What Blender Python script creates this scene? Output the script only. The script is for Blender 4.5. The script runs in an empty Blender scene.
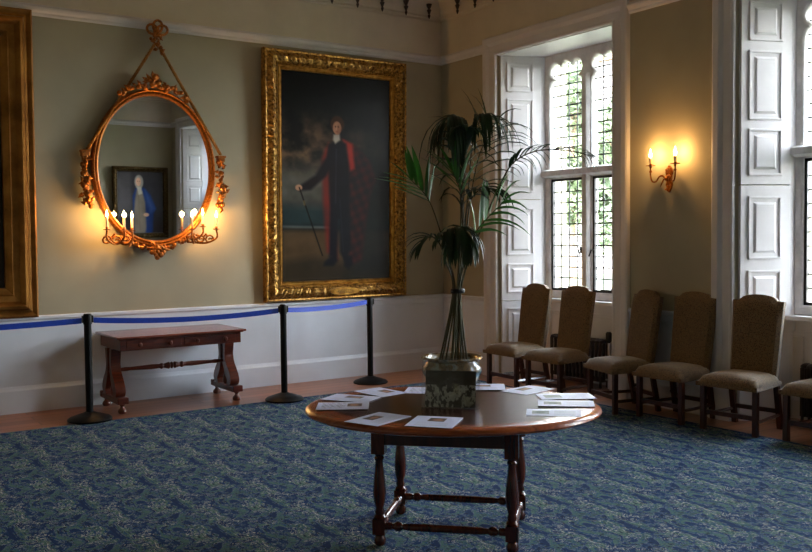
import bpy, bmesh, math, random
import numpy as np
from mathutils import Vector, Matrix, noise
C = bpy.context.scene.collection
SC = bpy.context.scene
PI = math.pi
rnd = random.Random(7)

# ------------------------------------------------------------------ materials
def lin(c):
    return tuple(((v/255)/12.92 if v/255 <= .04045 else ((v/255+.055)/1.055)**2.4) for v in c)
def L4(c): return lin(c)+(1,)

class NT:
    def __init__(s, name):
        s.m = bpy.data.materials.new(name); s.m.use_nodes = True
        s.t = s.m.node_tree; s.n = s.t.nodes; s.l = s.t.links
        s.b = s.n['Principled BSDF']
    def node(s, typ, **kw):
        n = s.n.new(typ)
        for k, v in kw.items():
            if k.startswith('i_'): n.inputs[k[2:].replace('_', ' ')].default_value = v
            else: setattr(n, k, v)
        return n
    def link(s, a, b): s.l.new(a, b)
    def coords(s, scale=(1, 1, 1), rot=(0, 0, 0), kind='Object'):
        tc = s.node('ShaderNodeTexCoord'); mp = s.node('ShaderNodeMapping')
        mp.inputs['Scale'].default_value = scale; mp.inputs['Rotation'].default_value = rot
        s.link(tc.outputs[kind], mp.inputs['Vector']); return mp.outputs['Vector']
    def ramp(s, fac, stops, interp='LINEAR'):
        r = s.node('ShaderNodeValToRGB'); e = r.color_ramp.elements
        r.color_ramp.interpolation = interp
        while len(e) < len(stops): e.new(.5)
        for el, (p, c) in zip(e, stops): el.position = p; el.color = c if len(c) == 4 else L4(c)
        s.link(fac, r.inputs['Fac']); return r.outputs['Color']
    def bump(s, h, strength=.3, dist=.01):
        b = s.node('ShaderNodeBump'); b.inputs['Strength'].default_value = strength; b.inputs['Distance'].default_value = dist
        s.link(h, b.inputs['Height']); s.link(b.outputs['Normal'], s.b.inputs['Normal'])
    def noise(s, vec, scale, detail=3, rough=.5, dist=0):
        n = s.node('ShaderNodeTexNoise'); n.inputs['Scale'].default_value = scale; n.inputs['Detail'].default_value = detail
        n.inputs['Roughness'].default_value = rough; n.inputs['Distortion'].default_value = dist
        if vec is not None: s.link(vec, n.inputs['Vector'])
        return n.outputs['Fac']
    def mix(s, f, a, b):
        m = s.node('ShaderNodeMix'); m.data_type = 'RGBA'
        for sock, v in ((m.inputs[0], f), (m.inputs[6], a), (m.inputs[7], b)):
            if isinstance(v, (int, float)): sock.default_value = v
            elif isinstance(v, tuple): sock.default_value = v if len(v) == 4 else L4(v)
            else: s.link(v, sock)
        return m.outputs[2]
    def math(s, op, a, b=None):
        m = s.node('ShaderNodeMath', operation=op)
        for i, v in enumerate((a, b)):
            if v is None: continue
            if isinstance(v, (int, float)): m.inputs[i].default_value = v
            else: s.link(v, m.inputs[i])
        return m.outputs[0]

def plain(name, col, rough=.5, metal=0, var=.12, scale=12, bump=0, spec=.5, coat=0):
    t = NT(name); v = t.coords()
    n = t.noise(v, scale, 3)
    a = tuple(c*(1-var) for c in col); b = tuple(min(255, c*(1+var)) for c in col)
    t.link(t.ramp(n, [(.3, a), (.7, b)]), t.b.inputs['Base Color'])
    t.b.inputs['Roughness'].default_value = rough; t.b.inputs['Metallic'].default_value = metal
    t.b.inputs['Specular IOR Level'].default_value = spec; t.b.inputs['Coat Weight'].default_value = coat
    if bump: t.bump(t.noise(v, scale*6, 4), bump)
    return t.m

M = {}
M['wall'] = plain('sage_wall_paint', (168, 159, 136), .7, 0, .03, 2, .02, .3)
M['white'] = plain('white_gloss_paint', (212, 208, 210), .4, 0, .03, 3, .02)
M['cream'] = plain('cream_frieze_paint', (202, 191, 172), .7, 0, .03, 3)
M['ceil'] = plain('ceiling_plaster', (205, 198, 186), .8, 0, .03, 3)
M['stone'] = plain('painted_stone', (205, 200, 198), .7, 0, .07, 9, .1)
M['iron'] = plain('black_iron', (22, 21, 22), .5, .4, .2, 20)
M['lead'] = plain('lead_came', (62, 62, 64), .55, .5, .1, 30)
M['black'] = plain('black_enamel', (5, 5, 6), .5, 0, .1, 20, 0, .2)
M['dado'] = plain('bluish_white_paint', (222, 227, 238), .42, 0, .02, 3, .02)
M['blue'] = plain('blue_webbing', (5, 60, 176), .55, 0, .06, 60, .1)
M['bolt'] = plain('red_thread', (150, 50, 60), .6)
M['radiator'] = plain('dark_radiator', (52, 42, 40), .5, .3, .15, 10)
M['drop'] = plain('dark_pendant_paint', (34, 20, 16), .6, 0, .2, 30)
M['grass'] = plain('lawn', (78, 82, 62), .9, 0, .25, 3)
M['bark'] = plain('bark', (92, 76, 60), .9, 0, .3, 14, .4)
M['soil'] = plain('soil', (40, 28, 20), .95, 0, .3, 30, .5)
M['candle'] = plain('candle_tube', (225, 205, 165), .5, 0, .04, 20)
M['socket'] = plain('dark_socket', (20, 18, 18), .5)
M['board'] = plain('sheet_backing', (208, 210, 234), .6, 0, .02, 8)
M['wallstone'] = plain('garden_stone', (118, 112, 112), .9, 0, .2, 4, .3)

def wood(name, dark, light, rough=.3, scale=(1.5, 14, 14), rot=(0, 0, 0), coat=.3):
    t = NT(name); v = t.coords(scale, rot)
    n = t.noise(v, 2.2, 6, .6, 1.2)
    t.link(t.ramp(n, [(.28, dark), (.72, light)]), t.b.inputs['Base Color'])
    t.b.inputs['Roughness'].default_value = rough; t.b.inputs['Coat Weight'].default_value = coat
    t.b.inputs['Coat Roughness'].default_value = .25
    t.bump(n, .06); return t.m
M['mahog'] = wood('mahogany', (54, 18, 8), (112, 44, 20))
M['mahog_top'] = wood('mahogany_top', (92, 46, 34), (140, 78, 60), .22)
M['rim'] = wood('mahogany_rim', (112, 46, 16), (166, 80, 32), .25)
M['tabletop'] = wood('dark_table_top', (46, 26, 21), (74, 44, 36), .2)
M['dkwood'] = wood('dark_leg_wood', (34, 13, 7), (74, 30, 14), .3, (14, 14, 1.5))
M['legwood'] = wood('turned_leg_wood', (36, 12, 6), (92, 36, 16), .25, (14, 14, 1.5))

def floor_mat():
    t = NT('floor_boards'); v = t.coords((1, 1, 1))
    br = t.node('ShaderNodeTexBrick'); t.link(v, br.inputs['Vector'])
    br.offset = .37
    for k, x in (('Scale', 1.0), ('Mortar Size', .007), ('Brick Width', 2.4), ('Row Height', .14), ('Bias', 0.0)): br.inputs[k].default_value = x
    br.inputs['Color1'].default_value = L4((96, 52, 32)); br.inputs['Color2'].default_value = L4((168, 104, 68)); br.inputs['Mortar'].default_value = L4((40, 18, 10))
    g = t.noise(t.coords((1.5, 22, 1)), 2, 5, .6, .8)
    c = t.mix(g, (70, 38, 22), (176, 112, 74))
    t.link(t.mix(.4, br.outputs['Color'], c), t.b.inputs['Base Color'])
    t.b.inputs['Roughness'].default_value = .3
    t.bump(br.outputs['Fac'], -.2, .003); return t.m
M['floor'] = floor_mat()

def carpet_mat():
    t = NT('carpet_pattern'); v = t.coords()
    def cell(off):
        a = t.node('ShaderNodeVectorMath', operation='ADD'); t.link(v, a.inputs[0]); a.inputs[1].default_value = off
        sx = t.node('ShaderNodeSeparateXYZ'); t.link(a.outputs[0], sx.inputs[0])
        # half drop repeat
        row = t.math('FLOOR', t.math('DIVIDE', sx.outputs['X'], .46))
        yy = t.math('ADD', sx.outputs['Y'], t.math('MULTIPLY', row, .31))
        fx = t.math('MODULO', t.math('ADD', sx.outputs['X'], 46), .46)
        fy = t.math('MODULO', t.math('ADD', yy, 62), .62)
        py = t.math('PINGPONG', fy, .31)
        c = t.node('ShaderNodeCombineXYZ'); t.link(fx, c.inputs[0]); t.link(t.math('ADD', py, t.math('MULTIPLY', fy, .35)), c.inputs[1])
        return c.outputs[0]
    w = cell((0, 0, 0))
    st = t.node('ShaderNodeMapping'); st.inputs['Scale'].default_value = (1.5, .85, 1); t.link(w, st.inputs['Vector'])
    n1 = t.noise(st.outputs[0], 7.5, 2.5, .62, 1.4)
    n2 = t.noise(st.outputs[0], 30, 4, .65, 1.2)
    n3 = t.noise(v, 90, 2, .6)
    n4 = t.noise(st.outputs[0], 14, 1.2, .5, 2.0)
    n5 = t.noise(st.outputs[0], 5, 1, .5)
    s = t.math('ADD', t.math('MULTIPLY', n1, .6), t.math('MULTIPLY', n2, .4))
    base = t.ramp(s, [(0, (9, 34, 74)), (.42, (9, 38, 80)), (.475, (12, 54, 98)), (.502, (22, 74, 112)), (.514, (54, 88, 94)), (.532, (76, 104, 94)), (1, (84, 112, 98))])
    d = t.math('ABSOLUTE', t.math('SUBTRACT', n2, .50)); d1 = t.math('ABSOLUTE', t.math('SUBTRACT', s, .492))
    line = t.math('MULTIPLY', t.math('LESS_THAN', d1, .009), t.math('LESS_THAN', d, .05))
    c = base
    navy = t.math('MULTIPLY', t.math('GREATER_THAN', n2, .575), t.math('LESS_THAN', s, .6))
    c = t.mix(navy, c, (8, 20, 46))
    sq = t.math('MULTIPLY', t.math('LESS_THAN', t.math('ABSOLUTE', t.math('SUBTRACT', n4, .5)), .017), t.math('GREATER_THAN', n5, .52))
    c = t.mix(t.math('MAXIMUM', sq, t.math('MULTIPLY', line, .5)), c, (178, 174, 162))
    c2 = t.mix(t.math('MULTIPLY', n3, .3), c, (20, 34, 56))
    t.link(c2, t.b.inputs['Base Color'])
    t.b.inputs['Roughness'].default_value = .95; t.b.inputs['Specular IOR Level'].default_value = .15
    t.bump(n3, .5, .004); return t.m
M['carpet'] = carpet_mat()

def fabric_mat():
    t = NT('tapestry_fabric'); v = t.coords()
    vo = t.node('ShaderNodeTexVoronoi'); vo.inputs['Scale'].default_value = 70; t.link(v, vo.inputs['Vector'])
    n = t.noise(v, 60, 4, .7)
    s = t.math('ADD', t.math('MULTIPLY', vo.outputs['Distance'], .5), t.math('MULTIPLY', n, .5))
    t.link(t.ramp(s, [(.30, (46, 30, 20)), (.42, (104, 74, 46)), (.5, (124, 100, 66)), (.62, (84, 66, 44))]), t.b.inputs['Base Color'])
    t.b.inputs['Roughness'].default_value = .85; t.b.inputs['Sheen Weight'].default_value = .35; t.b.inputs['Sheen Roughness'].default_value = .4
    t.bump(n, .3, .004); return t.m
M['fabric'] = fabric_mat()

def gold_mat(name, dark, light, rough=.38, scale=40, bump=.6):
    t = NT(name); v = t.coords(); n = t.noise(v, scale, 5, .65)
    t.link(t.ramp(n, [(.35, dark), (.62, light)]), t.b.inputs['Base Color'])
    t.b.inputs['Metallic'].default_value = .85; t.b.inputs['Roughness'].default_value = rough
    t.bump(n, bump, .006); return t.m
M['gold'] = gold_mat('gilt_frame', (66, 40, 14), (192, 146, 74), .36, 34, .7)
M['goldsmooth'] = gold_mat('gilt_smooth', (150, 102, 40), (214, 162, 76), .32, 14, .15)
M['goldred'] = gold_mat('red_gilt', (92, 50, 18), (176, 108, 46), .42, 60, .5)
M['golddark'] = gold_mat('aged_gilt', (120, 76, 30), (168, 116, 54), .42, 3, .1)
M['bronze'] = gold_mat('dark_bronze_frame', (50, 38, 20), (110, 86, 48), .45, 40, .5)
M['brass'] = gold_mat('gilt_brass', (110, 60, 22), (180, 110, 50), .32, 20, .1)

def mirror_mat():
    t = NT('mirror_glass'); t.b.inputs['Metallic'].default_value = 1; t.b.inputs['Roughness'].default_value = .012
    n = t.noise(t.coords(), 1.5, 2)
    t.link(t.ramp(n, [(.3, (222, 228, 230)), (.7, (232, 236, 238))]), t.b.inputs['Base Color']); return t.m
M['mirror'] = mirror_mat()

def glass_mat(name, tint=(1, 1, 1), refl=.08, haze=0.0):
    m = bpy.data.materials.new(name); m.use_nodes = True; nt = m.node_tree; n = nt.nodes; n.clear()
    o = n.new('ShaderNodeOutputMaterial'); tr = n.new('ShaderNodeBsdfTransparent'); g = n.new('ShaderNodeBsdfGlossy')
    g.inputs['Roughness'].default_value = .03; tr.inputs['Color'].default_value = tint+(1,)
    mx = n.new('ShaderNodeMixShader'); lw = n.new('ShaderNodeLayerWeight'); lw.inputs['Blend'].default_value = .25
    mm = n.new('ShaderNodeMath'); mm.operation = 'MULTIPLY_ADD'; mm.inputs[1].default_value = .5; mm.inputs[2].default_value = refl*.4
    nt.links.new(lw.outputs['Fresnel'], mm.inputs[0]); nt.links.new(mm.outputs[0], mx.inputs[0])
    nt.links.new(tr.outputs[0], mx.inputs[1]); nt.links.new(g.outputs[0], mx.inputs[2]); nt.links.new(mx.outputs[0], o.inputs[0])
    return m
M['pane'] = glass_mat('window_pane', (.96, .98, .97))
M['acrylic'] = glass_mat('clear_acrylic', (.95, .96, .98), .12)

def emis(name, col, st):
    m = bpy.data.materials.new(name); m.use_nodes = True; b = m.node_tree.nodes['Principled BSDF']
    b.inputs['Base Color'].default_value = (0, 0, 0, 1); b.inputs['Emission Color'].default_value = col+(1,); b.inputs['Emission Strength'].default_value = st
    return m
M['flame'] = emis('candle_bulb', (1, .62, .25), 16)

def leaf_mat(name, dark, light, rough=.52, trans=.15):
    t = NT(name); n = t.noise(t.coords(), 9, 3)
    t.link(t.ramp(n, [(.3, dark), (.7, light)]), t.b.inputs['Base Color'])
    t.b.inputs['Roughness'].default_value = rough
    tr = t.node('ShaderNodeBsdfTranslucent'); tr.inputs['Color'].default_value = L4(light)
    mx = t.node('ShaderNodeMixShader'); mx.inputs[0].default_value = trans
    out = t.n['Material Output']; t.link(t.b.outputs[0], mx.inputs[1]); t.link(tr.outputs[0], mx.inputs[2]); t.link(mx.outputs[0], out.inputs[0])
    return t.m
M['leaf'] = leaf_mat('palm_leaf', (26, 64, 22), (58, 122, 38))
M['leafdark'] = leaf_mat('palm_leaf_dark', (16, 30, 17), (30, 56, 26))
M['leafdry'] = leaf_mat('palm_leaf_dry', (52, 40, 18), (84, 68, 30))
M['stem'] = leaf_mat('palm_stem', (40, 48, 20), (74, 62, 30), .75, 0)
M['tree1'] = leaf_mat('tree_leaf_bright', (66, 78, 52), (104, 118, 84), .7, .3)
M['tree2'] = leaf_mat('tree_leaf_deep', (56, 68, 46), (90, 104, 74), .7, .3)

def pot_mat():
    t = NT('glazed_pottery'); v = t.coords((1, 1, 1))
    vo = t.node('ShaderNodeTexVoronoi'); vo.inputs['Scale'].default_value = 13; t.link(v, vo.inputs['Vector'])
    n = t.noise(v, 16, 3, .6, 1)
    c = t.ramp(vo.outputs['Distance'], [(.0, (170, 50, 34)), (.2, (214, 204, 186)), (.34, (60, 110, 128)), (.6, (30, 58, 84)), (1, (90, 120, 110))])
    sx = t.node('ShaderNodeSeparateXYZ'); t.link(v, sx.inputs[0])
    band = t.math('GREATER_THAN', sx.outputs['Z'], .150)
    up = t.ramp(n, [(.35, (64, 46, 22)), (.48, (118, 92, 52)), (.6, (140, 140, 128)), (.72, (40, 66, 72))])
    t.link(t.mix(band, c, up), t.b.inputs['Base Color'])
    t.b.inputs['Roughness'].default_value = .22; t.b.inputs['Coat Weight'].default_value = .3; return t.m
M['pot'] = pot_mat()

def vcol_mat(name, rough=.5, coat=0, spec=.5, bump=0):
    t = NT(name); a = t.node('ShaderNodeVertexColor'); a.layer_name = 'Col'
    t.link(a.outputs['Color'], t.b.inputs['Base Color']); t.b.inputs['Roughness'].default_value = rough
    t.b.inputs['Coat Weight'].default_value = coat; t.b.inputs['Coat Roughness'].default_value = .2
    t.b.inputs['Specular IOR Level'].default_value = spec
    if bump: t.bump(t.noise(t.coords(), 120, 4), bump, .002)
    return t.m
M['oil'] = vcol_mat('oil_paint', .3, 0, .12, .05)
M['print'] = vcol_mat('printed_sheet', .45, 0, .4)

# ------------------------------------------------------------------ mesh tools
class MB:
    def __init__(s): s.v = []; s.f = []
    def add(s, vs, fs, T=None):
        o = len(s.v)
        s.v += [tuple(T @ Vector(p)) for p in vs] if T else [tuple(p) for p in vs]
        s.f += [tuple(i+o for i in f) for f in fs]
    def box(s, x0, x1, y0, y1, z0, z1, T=None):
        vs = [(x, y, z) for z in (z0, z1) for y in (y0, y1) for x in (x0, x1)]
        s.add(vs, [(0, 2, 3, 1), (4, 5, 7, 6), (0, 1, 5, 4), (2, 6, 7, 3), (0, 4, 6, 2), (1, 3, 7, 5)], T)
    def prism(s, poly, z0, z1, T=None):      # poly in xy, extruded in z
        n = len(poly)
        vs = [(x, y, z0) for x, y in poly]+[(x, y, z1) for x, y in poly]
        s.add(vs, [tuple(range(n-1, -1, -1)), tuple(range(n, 2*n))]+[(i, (i+1) % n, n+(i+1) % n, n+i) for i in range(n)], T)
    def lathe(s, prof, n=20, T=None, cap=True):
        vs = []; fs = []
        for r, z in prof:
            for k in range(n):
                a = 2*PI*k/n; vs.append((r*math.cos(a), r*math.sin(a), z))
        for i in range(len(prof)-1):
            for k in range(n):
                k2 = (k+1) % n; fs.append((i*n+k, i*n+k2, (i+1)*n+k2, (i+1)*n+k))
        if cap:
            fs.append(tuple(range(n-1, -1, -1))); m = (len(prof)-1)*n; fs.append(tuple(m+k for k in range(n)))
        s.add(vs, fs, T)
    def tube(s, pts, rad, n=8, T=None):
        pts = [Vector(p) for p in pts]; m = len(pts)
        if not isinstance(rad, (list, tuple)): rad = [rad]*m
        vs = []; fs = []; up = Vector((0, 0, 1)); prev = None
        for i, p in enumerate(pts):
            t = (pts[min(i+1, m-1)]-pts[max(i-1, 0)]).normalized()
            if prev is None:
                a = t.cross(up)
                if a.length < 1e-3: a = t.cross(Vector((1, 0, 0)))
            else: a = prev-t*prev.dot(t)
            a.normalize(); prev = a; b = t.cross(a)
            for k in range(n):
                q = 2*PI*k/n; vs.append(p+(a*math.cos(q)+b*math.sin(q))*rad[i])
        for i in range(m-1):
            for k in range(n):
                k2 = (k+1) % n; fs.append((i*n+k, i*n+k2, (i+1)*n+k2, (i+1)*n+k))
        fs.append(tuple(range(n-1, -1, -1))); fs.append(tuple((m-1)*n+k for k in range(n)))
        s.add(vs, fs, T)
    def ball(s, c, r, T=None, sq=(1, 1, 1), n=10, m=6):
        prof = [(max(1e-4, math.cos(-PI/2+PI*i/m))*r, math.sin(-PI/2+PI*i/m)*r) for i in range(m+1)]
        X = Matrix.Translation(c) @ Matrix.Diagonal((*sq, 1))
        s.lathe(prof, n, (T @ X) if T else X)
    def build(s, name, mat, parent=None, smooth=False, bevel=0, seg=2, loc=None):
        me = bpy.data.meshes.new(name); me.from_pydata(s.v, [], s.f); me.validate()
        b = bmesh.new(); b.from_mesh(me); bmesh.ops.recalc_face_normals(b, faces=b.faces); b.to_mesh(me); b.free()
        me.materials.append(mat if not isinstance(mat, str) else M[mat])
        o = bpy.data.objects.new(name, me); C.objects.link(o)
        if smooth:
            me.shade_smooth()
            try: me.set_sharp_from_angle(angle=math.radians(40))
            except Exception: pass
        if bevel:
            md = o.modifiers.new('bevel', 'BEVEL'); md.width = bevel; md.segments = seg; md.limit_method = 'ANGLE'; md.angle_limit = math.radians(40)
        if parent: o.parent = parent
        if loc: o.location = loc
        return o

def empty(name, loc=(0, 0, 0), rz=0):
    o = bpy.data.objects.new(name, None); C.objects.link(o); o.location = loc; o.rotation_euler = (0, 0, rz); o.empty_display_size = .1
    return o
def tag(o, label, cat, group=None):
    o['label'] = label; o['category'] = cat
    if group: o['group'] = group
    return o
def struct(o, label=None):
    o['kind'] = 'structure'
    if label: o['label'] = label
    return o
def smoothpts(pts, n=6):
    P = [Vector(p) for p in pts]; out = []
    for i in range(len(P)-1):
        a = P[max(i-1, 0)]; b = P[i]; c = P[i+1]; d = P[min(i+2, len(P)-1)]
        for k in range(n):
            t = k/n; out.append(.5*((2*b)+(c-a)*t+(2*a-5*b+4*c-d)*t*t+(3*b-a-3*c+d)*t**3))
    out.append(P[-1]); return out
RX = lambda a: Matrix.Rotation(a, 4, 'X')
RY = lambda a: Matrix.Rotation(a, 4, 'Y')
RZ = lambda a: Matrix.Rotation(a, 4, 'Z')
TR = lambda *p: Matrix.Translation(p)

def painted(name, w, h, nx, ny, fn, T, mat, parent=None):
    """A flat picture: a grid whose colour attribute is painted by fn(u, v), v from the top."""
    U, V = np.meshgrid((np.arange(nx+1))/nx, (np.arange(ny+1))/ny)
    col = fn(U, V)
    vs = [tuple(T @ Vector((u*w-w/2, 0, h/2-v*h))) for u, v in zip(U.ravel(), V.ravel())]
    fs = [(j*(nx+1)+i, (j+1)*(nx+1)+i, (j+1)*(nx+1)+i+1, j*(nx+1)+i+1) for j in range(ny) for i in range(nx)]
    me = bpy.data.meshes.new(name); me.from_pydata(vs, [], fs)
    at = me.color_attributes.new('Col', 'FLOAT_COLOR', 'POINT')
    c = np.clip(col.reshape(-1, 3)/255, 0, 1); c = np.where(c <= .04045, c/12.92, ((c+.055)/1.055)**2.4)
    at.data.foreach_set('color', np.concatenate([c, np.ones((len(c), 1))], 1).ravel().astype(np.float32))
    me.materials.append(M[mat]); o = bpy.data.objects.new(name, me); C.objects.link(o)
    if parent: o.parent = parent
    return o

# painting kit on numpy images
def canvas(U, c): return np.ones(U.shape+(3,))*np.array(c, float)
def mixc(img, mask, c): return img*(1-mask[..., None])+np.array(c, float)*mask[..., None]
def polym(U, V, pts, soft=.006, asp=1.0):
    soft = soft*1.5
    x = U; y = V*asp; P = [(a, b*asp) for a, b in pts]
    inside = np.zeros(U.shape, bool); d = np.full(U.shape, 9.)
    for i in range(len(P)):
        (x1, y1), (x2, y2) = P[i], P[(i+1) % len(P)]
        c = ((y1 > y) != (y2 > y)) & (x < (x2-x1)*(y-y1)/((y2-y1) if y2 != y1 else 1e-9)+x1); inside ^= c
        L2 = (x2-x1)**2+(y2-y1)**2+1e-12; t = np.clip(((x-x1)*(x2-x1)+(y-y1)*(y2-y1))/L2, 0, 1)
        d = np.minimum(d, np.hypot(x-x1-t*(x2-x1), y-y1-t*(y2-y1)))
    sd = np.where(inside, d, -d); return np.clip(.5+sd/(2*soft), 0, 1)
def ellm(U, V, cx, cy, rx, ry, soft=.15):
    r = np.hypot((U-cx)/rx, (V-cy)/ry); return np.clip((1-r)/soft+.5, 0, 1)
def linem(U, V, a, b, w, asp=1.0):
    x1, y1 = a[0], a[1]*asp; x2, y2 = b[0], b[1]*asp; x = U; y = V*asp
    t = np.clip(((x-x1)*(x2-x1)+(y-y1)*(y2-y1))/((x2-x1)**2+(y2-y1)**2+1e-12), 0, 1)
    return np.clip(1.5-np.hypot(x-x1-t*(x2-x1), y-y1-t*(y2-y1))/w, 0, 1)
def npnoise(U, V, s, seed=0):
    rs = np.random.RandomState(seed); out = np.zeros(U.shape)
    for o in range(4):
        g = rs.rand(64, 64); x = (U*s*2**o) % 63; y = (V*s*2**o) % 63
        i = x.astype(int); j = y.astype(int); fx = x-i; fy = y-j; fx = fx*fx*(3-2*fx); fy = fy*fy*(3-2*fy)
        i1 = (i+1) % 64; j1 = (j+1) % 64
        out += (g[j, i]*(1-fx)*(1-fy)+g[j, i1]*fx*(1-fy)+g[j1, i]*(1-fx)*fy+g[j1, i1]*fx*fy)/2**o
    return out/1.875

# ------------------------------------------------------------------ room shell
T22 = math.tan(math.radians(22))
WC = [-1.892, -4.956, -8.02]         # window centre lines along the right-hand wall (x = 0)
HW = .861; HD = .51; HN = HW-T22*HD  # half widths at the wall face / at the frame
ZT = 3.575; ZS = .87; ZC = 4.42
XL = -9.2; YB = -9.42

m = MB(); m.box(XL-.2, .85, YB-.2, .2, -.12, 0); struct(m.build('floor', 'floor'))
m = MB(); m.box(XL-.2, .85, YB-.2, .2, ZC, ZC+.15); struct(m.build('ceiling', 'ceil'))
m = MB(); m.box(XL-.2, .85, 0, .2, 0, ZC); struct(m.build('wall_left', 'wall'))
m = MB(); m.box(XL-.2, .85, YB-.2, YB, 0, ZC); struct(m.build('wall_back', 'wall'))
m = MB(); m.box(XL-.2, XL, YB, 0, 0, ZC); struct(m.build('wall_far', 'wall'))
# right wall: splayed piers, lintel, aprons below the windows
m = MB()
edges = [0.]+[e for c in WC for e in (c+HW, c-HW)]+[YB]
for i in range(0, len(edges), 2):
    a, b = edges[i], edges[i+1]
    ai = a if i == 0 else a+T22*HD; bi = b if i == len(edges)-2 else b-T22*HD
    m.prism([(0, a), (HD, ai), (.85, ai), (.85, bi), (HD, bi), (0, b)], 0, ZT)
m.box(0, .85, YB, 0, ZT, ZC)
struct(m.build('wall_right', 'wall'))
mp = MB()
for c in WC: mp.box(HD, .85, c-HN, c+HN, 0, ZS)
struct(mp.build('trim_1', 'white'), 'white panelled walling below the window sills')

# cream frieze above the picture rail, as a thin plaster skin on each wall
FR = .012
m = MB(); m.box(XL, 0, -FR, 0, 3.70, 4.17); struct(m.build('trim_2', 'cream'), 'cream frieze on the left wall')
m = MB(); m.box(-FR, 0, YB, 0, 3.70, 4.17); struct(m.build('trim_3', 'cream'), 'cream frieze on the window wall')
m = MB(); m.box(XL, 0, YB, YB+FR, 3.70, 4.17); struct(m.build('trim_4', 'cream'), 'cream frieze on the back wall')

def run_left(mb, prof, x0=XL, x1=0.):        # profile (out, z) along the left wall
    n = len(prof); vs = [(x0, -o, z) for o, z in prof]+[(x1, -o, z) for o, z in prof]
    mb.add(vs, [(i, (i+1) % n, n+(i+1) % n, n+i) for i in range(n)]+[tuple(range(n)), tuple(range(2*n-1, n-1, -1))])
def run_right(mb, prof, y0, y1):
    n = len(prof); vs = [(-o, y0, z) for o, z in prof]+[(-o, y1, z) for o, z in prof]
    mb.add(vs, [(i, (i+1) % n, n+(i+1) % n, n+i) for i in range(n)]+[tuple(range(n)), tuple(range(2*n-1, n-1, -1))])
def run_back(mb, prof, x0=XL, x1=0.):
    n = len(prof); vs = [(x0, YB+o, z) for o, z in prof]+[(x1, YB+o, z) for o, z in prof]
    mb.add(vs, [(i, (i+1) % n, n+(i+1) % n, n+i) for i in range(n)]+[tuple(range(n)), tuple(range(2*n-1, n-1, -1))])
rail = [(0, 3.626), (.012, 3.626), (.022, 3.64), (.022, 3.655), (.038, 3.672), (.045, 3.69), (.045, 3.705), (.028, 3.715), (.018, 3.73), (0, 3.73)]
corn = [(0, 4.13), (.02, 4.13), (.035, 4.145), (.035, 4.165), (.06, 4.18), (.085, 4.24), (.14, 4.32), (.22, 4.38), (.26, 4.395), (.26, ZC), (0, ZC)]
dado = [(0, .78), (.012, .79), (.014, .84), (.03, .855), (.03, .875), (.012, .885), (0, .885)]
dadof = [(0, .24), (.008, .24), (.008, .80), (0, .80)]
base = [(0, 0), (.03, 0), (.03, .205), (.018, .225), (.01, .245), (0, .245)]
AR = .115   # architrave half frame: outer edge offset from the opening
segs = []    # wall pieces between architraves on the window wall
outer = [0.]+[e for c in WC for e in (c+HW+.2, c-HW-.2)]+[YB]
piers = [(outer[i], max(outer[i+1], YB)) for i in range(0, len(outer), 2)]
for nm, prof, mt, lab in (('trim_5', rail, 'white', 'moulded picture rail'), ('trim_6', corn, 'cream', 'plaster cornice under the ceiling')):
    m = MB(); run_left(m, prof); run_back(m, prof)
    if nm == 'trim_6': run_right(m, prof, YB, 0)
    else:
        for a, b in piers: run_right(m, prof, b, a)
    struct(m.build(nm, mt), lab)
m = MB(); run_left(m, dadof); run_left(m, dado); run_back(m, dadof); run_back(m, dado)
for a, b in piers: run_right(m, dadof, b, a); run_right(m, dado, b, a)
struct(m.build('trim_7', 'dado'), 'white dado with moulded chair rail')
m = MB(); run_left(m, base); struct(m.build('baseboard_left', 'dado'))
m = MB()
for a, b in piers: run_right(m, base, b, a)
struct(m.build('baseboard_right', 'white'))
m = MB(); run_back(m, base); struct(m.build('baseboard_back', 'white'))

# pendants hanging from the cornice (gothic drops)
pr = empty('trim_8'); struct(pr, 'row of dark pendant drops below the cornice')
pend = MB(); pend.lathe([(.004, -.17), (.012, -.15), (.018, -.13), (.01, -.12), (.02, -.09), (.028, -.07), (.014, -.055), (.03, -.02), (.036, 0.)], 8)
p0 = pend.build('pendant', 'drop', pr, True); p0.location = (-.27, -.13, 4.30); first = True
spots = [(-.27-.325*k, -.13) for k in range(0, 20)]+[(-.13, -.49-.32*k) for k in range(0, 20)]
for i, (x, y) in enumerate(spots):
    o = p0 if i == 0 else p0.copy()
    if i: C.objects.link(o); o.parent = pr
    o.location = (x, y, 4.29)

# ------------------------------------------------------------------ windows
def ring_curve(name, outerpts, holes, depth, bevel, mat, parent, mw):
    """flat plate with holes, lying in the y-z plane, thick along x"""
    cu = bpy.data.curves.new(name, 'CURVE'); cu.dimensions = '2D'; cu.fill_mode = 'BOTH'; cu.extrude = depth/2-bevel; cu.bevel_depth = bevel; cu.bevel_resolution = 1
    cu.offset = -bevel
    for pts in [outerpts]+holes:
        sp = cu.splines.new('POLY'); sp.points.add(len(pts)-1); sp.use_cyclic_u = True
        for p, q in zip(sp.points, pts): p.co = (q[0], q[1], 0, 1)
    tmp = bpy.data.objects.new('tmp', cu); C.objects.link(tmp)
    dg = bpy.context.evaluated_depsgraph_get(); me = bpy.data.meshes.new_from_object(tmp.evaluated_get(dg))
    C.objects.unlink(tmp); bpy.data.objects.remove(tmp)
    me.transform(mw); me.materials.clear(); me.materials.append(M[mat]); me.name = name
    o = bpy.data.objects.new(name, me); C.objects.link(o)
    if parent: o.parent = parent
    return o
# curve (a, b) -> world (x, y=a, z=b)
YZ = Matrix(((0, 0, 1, 0), (1, 0, 0, 0), (0, 1, 0, 0), (0, 0, 0, 1)))

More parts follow.
